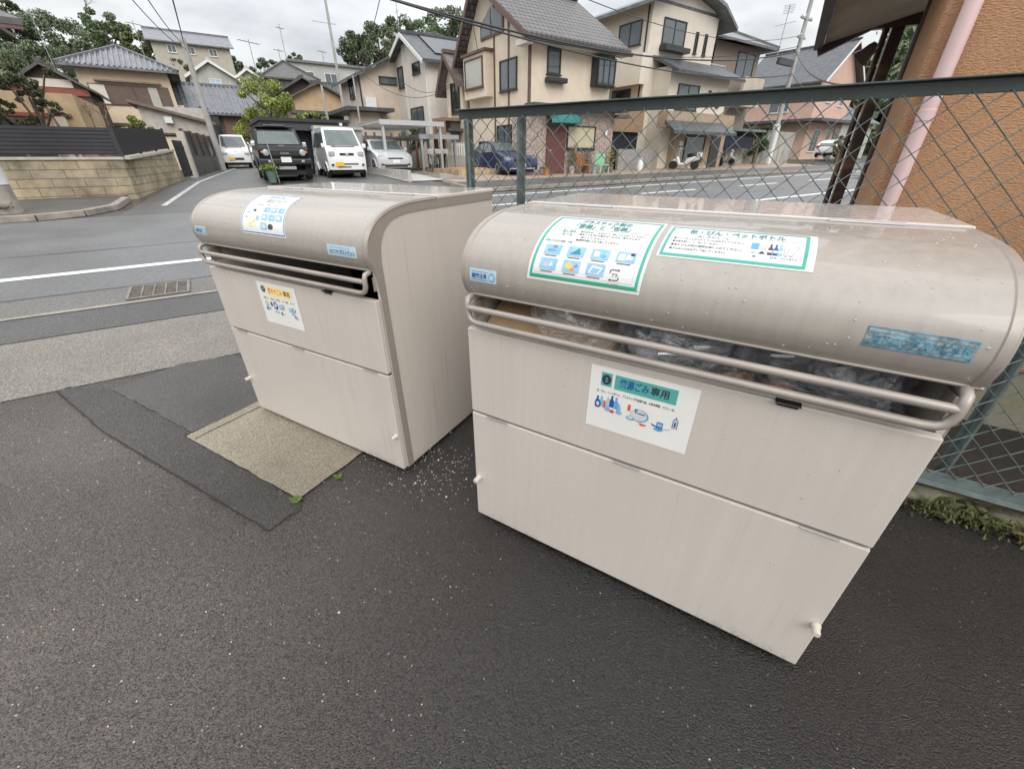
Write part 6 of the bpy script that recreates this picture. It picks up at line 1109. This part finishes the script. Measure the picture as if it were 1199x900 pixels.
def tree(label, x, y, zb, hgt, ext, mats, seed, n_cl=26, n_lf=90, size=.16, group=None, name='tree', trunk=.14, cat='tree', flat=.7, hollow=.5):
    R = np.random.default_rng(seed); t = thing(name, label, cat, (x, y, zb), R.uniform(0, 6), group)
    v, mi = cloud(n_cl, int(n_lf * 2.0), np.array(ext), size, R, flat, hollow); v += [0, 0, hgt]
    me = bpy.data.meshes.new('crown'); me.from_pydata(v.tolist(), [], np.arange(len(v)).reshape(-1, 4).tolist())
    for m in mats: me.materials.append(m)
    me.polygons.foreach_set('material_index', mi.tolist()); o = bpy.data.objects.new('crown', me); COL.objects.link(o); o.parent = t
    mb = MB(); mb.tube([(0, 0, -.8), (.05, .03, hgt * .4), (.02, .08, hgt * .8), (.05, .0, hgt + ext[2] * .3)], [trunk * 1.2, trunk, trunk * .7, trunk * .25], 8)
    for k in range(7):
        a = R.uniform(0, 6.28); q = R.uniform(.5, .95); e = np.array([math.cos(a), math.sin(a), 0]) * ext * .75 + [0, 0, hgt + R.uniform(-.2, .5) * ext[2]]
        mb.tube([(0.03, .05, hgt * q), tuple(np.array([0, 0, hgt * q]) * .4 + e * .6 * [1, 1, .95]), tuple(e)], [trunk * .5, trunk * .3, trunk * .1], 6)
    mb.build('trunk', M_TREE, t, 60); return t
def treeP(label, px, py, D, rpx, zb, mats, seed, asp=1.0, **k):
    P = at(px, py, Y=D); r = rpx / 540 * D; zb = G(*toUV(P.x, P.y)) if zb is None else zb
    return tree(label, P.x, P.y, zb, P.z - zb, (r, r, r * asp), mats, seed, size=k.pop('size', max(.08, D * .0022)), **k)
DG = [mat('leaf_forest', (.15, .19, .10), .6, .35, 1.5), mat('leaf_forest_dark', (.08, .115, .06), .6, .35, 3)]; BG_ = [mat('leaf_bright', (.30, .34, .07), .55, .3, 5), mat('leaf_bright2', (.16, .21, .045), .55, .3, 5)]; MG = [LF1, LF3]; OL = [mat('leaf_olive', (.12, .13, .05), .6, .3, 3), LF1]
treeP('bright yellow green round tree behind the black garage', 312, 122, 34, 27, None, BG_, 1, .85, n_cl=34, n_lf=110, trunk=.16, cat='tree')
treeP('small bright green bush right of the round bright tree', 367, 139, 36, 15, None, BG_, 2, .6, n_cl=16, n_lf=90)
treeP('bright green dome bush behind the black louvre fence', 162, 152, 21, 19, None, BG_, 3, .55, n_cl=20, n_lf=110, size=.07, name='bush', cat='bush')
treeP('bright green bush beside the pale van in the alley', 291, 155, 31, 12, None, BG_, 4, 1.2, n_cl=14, n_lf=80, name='bush', cat='bush')
treeP('dark green creeper shrub at the foot of the left utility pole', 236, 140, 31, 12, None, MG, 5, 1.2, n_cl=14, n_lf=80, name='bush', cat='bush')
G_H = 'trees on the hill behind the old houses'
treeP('broad dark evergreen on the hill above the ochre house', 30, 55, 85, 46, None, DG, 10, .62, n_cl=60, n_lf=130, group=G_H, trunk=.4)
treeP('dark evergreen at the hill edge above the white gable', 75, 50, 90, 34, None, DG, 11, .7, n_cl=44, n_lf=120, group=G_H, trunk=.4)
treeP('mid green tree standing above the hip tile roof', 124, 42, 85, 25, None, [LF1, DG[0]], 12, .75, n_cl=36, n_lf=110, group=G_H, trunk=.35)
treeP('olive shrubby tree just left of the hill top house', 168, 54, 80, 19, None, OL, 13, .6, n_cl=26, n_lf=100, group=G_H, trunk=.25)
treeP('olive low tree between hip roof and hill top house', 188, 60, 74, 16, None, OL, 14, .8, n_cl=22, n_lf=90, group=G_H, trunk=.2)
treeP('dark leafy tree crown at the top left corner above the eave', 4, 8, 55, 12, 14, DG, 15, .6, n_cl=16, n_lf=90, group=G_H, trunk=.2)
treeP('small round dark tree right of the hill top house', 247, 64, 78, 7, None, DG, 16, 1.4, n_cl=10, n_lf=60, group=G_H)
treeP('dark bush below the small far house', 272, 82, 78, 12, None, DG, 17, .5, n_cl=14, n_lf=70, group=G_H)
for k, (px, py, D, r, lb) in enumerate(((18, 78, 62, 30, 'low dark tree filling the slope left of the white gable'), (62, 74, 66, 26, 'mid slope tree behind the white gable ridge'), (98, 66, 72, 22, 'slope tree left of the hip tile roof peak'), (150, 66, 70, 18, 'olive slope tree right of the hip tile roof peak'), (210, 80, 68, 16, 'green shrubby tree below the hill top house'), (236, 78, 70, 14, 'low shrub tree under the hill top house right end'), (272, 76, 86, 12, 'low tree left of the small far house'), (310, 84, 84, 16, 'low tree hidden behind the stacked tile roof'))):
    treeP(lb, px, py, D, r, None, OL if k in (3, 4) else DG, 70 + k, .7, n_cl=26, n_lf=110, group=G_H, trunk=.2)
G_M = 'trees on the ridge behind the white gabled house'
for k, (px, py, r, lb) in enumerate(((418, 62, 16, 'leftmost low tree of the ridge row over the beige house'), (443, 52, 20, 'tree of the ridge row rising over the beige shed roof'), (470, 47, 19, 'ridge tree directly behind the solar panel gable'), (497, 52, 20, 'ridge tree right of the solar panel gable'), (525, 40, 22, 'tall ridge tree next to the brown trimmed gable'), (545, 50, 20, 'ridge tree half hidden by the brown trimmed gable'))):
    treeP(lb, px, py, 95 + (k % 3) * 6, r, None, [DG[0], LF1] if k % 2 else DG, 30 + k, .95, n_cl=30, n_lf=100, group=G_M, trunk=.35)
treeP('dark conifer spire at the left end of the ridge row', 425, 60, 92, 6, None, DG, 41, 2.3, n_cl=14, n_lf=80, group=G_M, name='conifer')
treeP('small dark pointed tree above the tile roofs in the middle', 345, 72, 70, 8, None, DG, 42, .9, n_cl=10, n_lf=70)
treeP('tall dark shrub between the dark carport and the concrete wall', 888, 166, 36, 11, None, MG, 43, 1.5, n_cl=18, n_lf=90, name='shrub', cat='shrub')
treeP('pale yellow green bush beyond the white hatchback', 985, 170, 44, 9, None, [LF2, LF1], 44, .9, n_cl=14, n_lf=80, name='bush', cat='bush')
treeP('leafy vine shrub over the dark curtain in front of the brown tiles', 835, 165, 34, 6, None, MG, 45, 1.3, n_cl=10, n_lf=60, name='shrub', cat='shrub')
treeP('grey green bush behind the silver hatchback under the carports', 482, 160, 29, 13, None, [LFG, LF1], 46, 1.1, n_cl=16, n_lf=80, name='bush', cat='bush')
# wooded ridge far to the right, shrubs on the hillside
mb = MB(); R = np.random.default_rng(50)
for k in range(70):
    u = R.uniform(150, 330); v = u * R.uniform(.28, .42); v_, mi_ = cloud(10, 60, np.array([10, 10, 9.0]), 1.3, R); zz = R.uniform(4, 30); v_ += [*UV(u, v), zz]; mb.add(v_.tolist(), np.arange(len(v_)).reshape(-1, 4).tolist())
tag(mb.build('far_woods', DG[0]), kind='stuff')
mb = MB()
for k in range(150):
    u = R.uniform(-48, 12); v = R.uniform(50, 98); v_, mi_ = cloud(5, 80, np.array([1.8, 1.8, 1.2]), .2, R); v_ += [*UV(u, v), G(u, v) + .5]; o_ = len(mb.f); mb.add(v_.tolist(), np.arange(len(v_)).reshape(-1, 4).tolist()); mb.m[o_:] = mi_.tolist()
tag(mb.build('hillside_shrubs', [DG[0], OL[0]]), kind='stuff')
# clipped cloud pines in the garden of the ochre house
PN = [mat('pine_needle', (.075, .095, .045), .6, .4, 20), mat('pine_needle2', (.13, .14, .07), .6, .4, 20)]
def cloudpine(label, px, py, D, seed, pads):
    P = at(px, py, Y=D); R = np.random.default_rng(seed); zb = G(*toUV(P.x, P.y)); t = thing('garden_pine', label, 'pine', (P.x, P.y, zb), 0, 'clipped pines behind the louvre fence'); VV = []; MI = []; tr = MB(); h0 = P.z - zb
    tr.tube([(.5, 0, -.3), (.25, 0, h0 * .4), (.0, 0, h0 * .75), (-.25, 0, h0)], [.06, .05, .04, .02], 8)
    for dx, dz, r in pads:
        s = D / 540; c = np.array([dx * s, R.uniform(-.3, .3), h0 + dz * s]); v, mi = cloud(9, 110, np.array([r * s, r * s, r * s * .55]), .05, R, .8, .3); VV.append(v + c); MI.append(mi); tr.tube([(-.0, 0, h0 * .8), tuple(c * [.6, .6, .97]), tuple(c)], [.04, .03, .015], 6)
    v = np.concatenate(VV); mi = np.concatenate(MI); me = bpy.data.meshes.new('crown'); me.from_pydata(v.tolist(), [], np.arange(len(v)).reshape(-1, 4).tolist()); [me.materials.append(m) for m in PN]; me.polygons.foreach_set('material_index', mi.tolist()); o = bpy.data.objects.new('crown', me); COL.objects.link(o); o.parent = t; tr.build('trunk', M_TREE, t, 60)
cloudpine('clipped pine with stacked pads in front of the ochre house', 46, 140, 15.5, 60, ((-6, -2, 11), (10, 14, 13), (-4, 22, 15), (14, 28, 14), (30, 4, 9), (-14, 30, 9)))
cloudpine('clipped pine at the left edge behind the louvre fence', 8, 146, 15.0, 61, ((-6, 8, 12), (8, 12, 11), (-4, 20, 12), (14, 2, 7)))
cloudpine('thin clipped pine with small flat pads under the dark eave', 38, 92, 19.0, 62, ((-18, 0, 9), (2, -6, 9), (16, 6, 8), (-8, 8, 7)))
# bare trees
def bare(label, px, py, D, hgt_px, seed, m, spread=.5, depth=5, zb=None, name='bare_tree', r0=.12):
    P = at(px, py, Y=D); R = random.Random(seed); t = thing(name, label, 'tree', (P.x, P.y, P.z), 0); mb = MB()
    def grow(p, d, L_, r, k):
        q = p + d * L_; mb.tube([p, p.lerp(q, .5) + Vector((R.uniform(-1, 1), R.uniform(-1, 1), 0)) * L_ * .05, q], [r, r * .85, r * .7], 5, cap=False)
        if k:
            for i in range(R.choice((2, 3))): dd = (d + Vector((R.uniform(-1, 1), R.uniform(-1, 1), R.uniform(-.2, .7))) * spread).normalized(); grow(q, dd, L_ * R.uniform(.6, .85), r * .65, k - 1)
    H = hgt_px / 540 * D; grow(Vector((0, 0, 0)), Vector((0, 0, 1)), H * .33, r0, depth); mb.build('branches', m, t, 60)
bare('bare grey winter tree rising above the hill woods', 108, 34, 88, 34, 3, mat('bare_bark', (.22, .20, .18), .8, .2), .65, 5)
bare('reddish brown bare twiggy shrub below the cream house', 128, 148, 22, 24, 8, mat('twig_brown', (.22, .13, .09), .8, .2), .9, 5, r0=.03, name='bare_shrub')
bare('second reddish twiggy shrub beside the plank shed', 112, 150, 21, 20, 9, mat('twig_brown', (.22, .13, .09), .8, .2), .9, 5, r0=.03, name='bare_shrub')
# ------------------------------------------------------------------ poles, aerials and wires
M_POLE = mat('pole_concrete', (.36, .35, .33), .75, .12, 4)
def pole(label, px, py, D, top_px, r, name='utility_pole', arms=(), group='concrete utility poles'):
    P = at(px, py, Y=D); zt = CAMH; lo_, hi_ = 0, 40; zb = G(*toUV(P.x, P.y))
    for _ in range(50):
        m_ = (lo_ + hi_) / 2; Z = m_ - CAMH; fw = D * cp_ - Z * sp_; up = D * sp_ + Z * cp_
        if CY - F_ * up / fw > top_px: lo_ = m_
        else: hi_ = m_
    t = thing(name, label, 'utility pole', (P.x, P.y, 0), TH, group); MB().tube([(0, 0, zb - .3), (0, 0, lo_)], [r, r * .72], 12).build('shaft', M_POLE, t, 60)
    for dz, w in arms:
        z = lo_ - dz; a = part('crossarm', mat('galvanised', (.33, .34, .35), .5, .1, metal=.5), t, (-w / 2, -.06, z, w / 2, .06, z + .1)); mb = MB()
        for k in range(4): x = -w / 2 + .1 + (w - .2) * k / 3; mb.lathe([(.03, z + .1), (.06, z + .14), (.03, z + .18), (.06, z + .22), (.02, z + .27)], (x, 0, 0), 8)
        mb.build('insulators', M_FRWH, a, 60)
    return t, Vector((P.x, P.y, lo_))
pt1, top1 = pole('pale concrete pole beside the alley with three wires, left of the vans', 226, 85, 26, 45, .16, arms=())
pt2, top2 = pole('tall concrete pole with crossarms in front of the pink house', 912, 140, 36, -14, .17, arms=((.4, 1.8), (1.6, 1.5), (2.6, 1.0)))
part('transformer_box', mat('box_dark', (.06, .06, .065), .5, .1), pt2, (-2.2, -.12, 7.0, -.3, .12, 7.35)); part('pole_sleeve', mat('sleeve_white', (.62, .62, .62), .5, .08), pt2, (-.21, -.21, .9, .21, .21, 3.6), bevel=.1)
pt3, top3 = pole('slim steel mast with aerial rising behind the tile roofs', 391, 60, 40, -3, .13, name='mast', group=None); 
part('mast_arm', M_ALU, pt3, (-1.2, -.03, top3.z - 1.5, .5, .03, top3.z - 1.44))
pt4, top4 = pole('short grey pole beside the ochre gable wall', 380, 120, 38, 100, .12, group=None)
pt5, top5 = pole('dark thin pole in front of the beige house', 418, 120, 28, 88, .06, group=None, name='service_pole')
# near left pole with white sleeve, weeds at its foot
P = at(14, 252, v=13.6); np_ = thing('utility_pole', 'thick pole with white sleeve and dry weeds at its foot, left edge', 'utility pole', (P.x, P.y, 0), TH, 'concrete utility poles'); zz = G(*toUV(P.x, P.y)) + .1
MB().tube([(0, 0, zz - .1), (0, 0, 9)], [.21, .17], 16).build('shaft', mat('pole_stained', (.30, .27, .23), .8, .25, 5), np_, 60); MB().tube([(0, 0, zz + .55), (0, 0, zz + 1.4)], [.225, .22], 16).build('sleeve', mat('sleeve_white', (.62, .62, .62), .5, .08), np_, 60)
fern('weed', 'dry brown weeds round the foot of the sleeved pole', 'weed', (P.x, P.y - .1, zz), 40, .42, mat('dry_weed', (.16, .10, .06), .8, .4, 10), None, 71, .25, .12)
M_CABLE = mat('cable_black', (.02, .02, .022), .5, .1)
def wire(label, a, b, r, sag, name='overhead_wire', grp='overhead wires'):
    a, b = Vector(a), Vector(b); n = 24; mb = MB(); mb.tube([a.lerp(b, i / n) - Vector((0, 0, sag * 4 * (i / n) * (1 - i / n))) for i in range(n + 1)], r, 5)
    return tag(mb.build(name, M_CABLE, None, 60), label, 'wire', grp)
tp2 = top2
wire('thick black cable sagging past the roof of the brown trimmed gable', at(440, -6, Y=15), tp2 - Vector((0, 0, 3.3)), .035, .9)
wire('second black cable crossing the brown trimmed gable lower down', at(452, -2, Y=13.5), tp2 - Vector((0, 0, 4.6)), .026, .7)
wire('thin cable above the brown tile roof', at(660, -12, Y=17), tp2 - Vector((0, 0, 2.4)), .014, .7)
wire('thin cable in front of the tall cream house at window height', at(700, 60, Y=24), tp2 - Vector((0, 0, 3.0)), .016, .4)
wire('dark cable from the pole to the carport, right of the pink gable', tp2 - Vector((0, 0, 3.4)), at(1012, 100, Y=14), .03, .5)
wire('lower dark cable right of the pole over the pink wall', tp2 - Vector((0, 0, 4.5)), at(1018, 108, Y=14), .025, .5)
wire('thin wire at the top right over the pole', tp2 - Vector((0, 0, .2)), at(920, -8, Y=20), .012, .2)
wire('leftmost thin wire from the sky to the alley pole', at(148, -8, Y=14), top1 - Vector((0, 0, .4)), .014, .2)
wire('middle thin wire from the sky to the alley pole', at(168, -8, Y=14), top1 - Vector((0, 0, .2)), .014, .2)
wire('rightmost wire dropping steeply to the alley pole', at(200, -8, Y=14), top1 - Vector((0, 0, .1)), .02, .1)
wire('thin wire hanging over the ridge trees to the dark thin pole', at(446, -6, Y=15), top5, .012, .3)
wire('thin loop of wire in front of the white gabled house', at(424, 86, Y=27.5), at(530, 100, Y=27), .012, .8)
wire('drooping wire low on the white gabled house', at(470, 95, Y=27), at(528, 98, Y=26.5), .012, .45)
wire('pair of wires near the brown gable apex', at(548, -6, Y=16), at(560, 62, Y=19), .012, .05)
M_ANT = mat('aerial_metal', (.3, .31, .32), .5, .1, metal=.4)
def aerial(label, px, py, D, hpx, wpx):
    P = at(px, py, Y=D); s = D / 540; H, Wd = hpx * s, wpx * s; t = thing('tv_aerial', label, 'aerial', P, TH + .5, 'television aerials on roofs'); r = max(.015, .0006 * D)
    MB().tube([(0, 0, -1), (0, 0, H)], r, 6).build('mast', M_ANT, t); b = MB(); b.tube([(-Wd / 2, 0, H * .9), (Wd / 2, 0, H * .9)], r * .8, 6)
    for k in range(6): x = -Wd / 2 + Wd * k / 5; q = Wd * .16; b.tube([(x, -q, H * .9), (x, q, H * .9)], r * .6, 5)
    b.tube([(-Wd * .2, -Wd * .3, H * .55), (Wd * .2, Wd * .3, H * .55)], r * .6, 5); b.build('elements', M_ANT, t)
aerial('television aerial above the small far house on the ridge', 299, 80, 75, 24, 22); aerial('television aerial over the grey apartment roof', 380, 76, 68, 12, 10); aerial('thin aerial above the stacked tile roof', 336, 72, 70, 30, 8); aerial('aerial with crossed rods above the ridge trees', 468, 45, 60, 38, 16); aerial('large comb aerial beside the pole over the dark hip roof', 913, 54, 44, 32, 30); aerial('aerial leaning over the ochre house roof', 56, 62, 30, 34, 20); aerial('aerial between hip roof and hill top house', 168, 62, 60, 26, 12); aerial('small aerial on the left roof of the grey apartment block', 330, 77, 70, 14, 10)
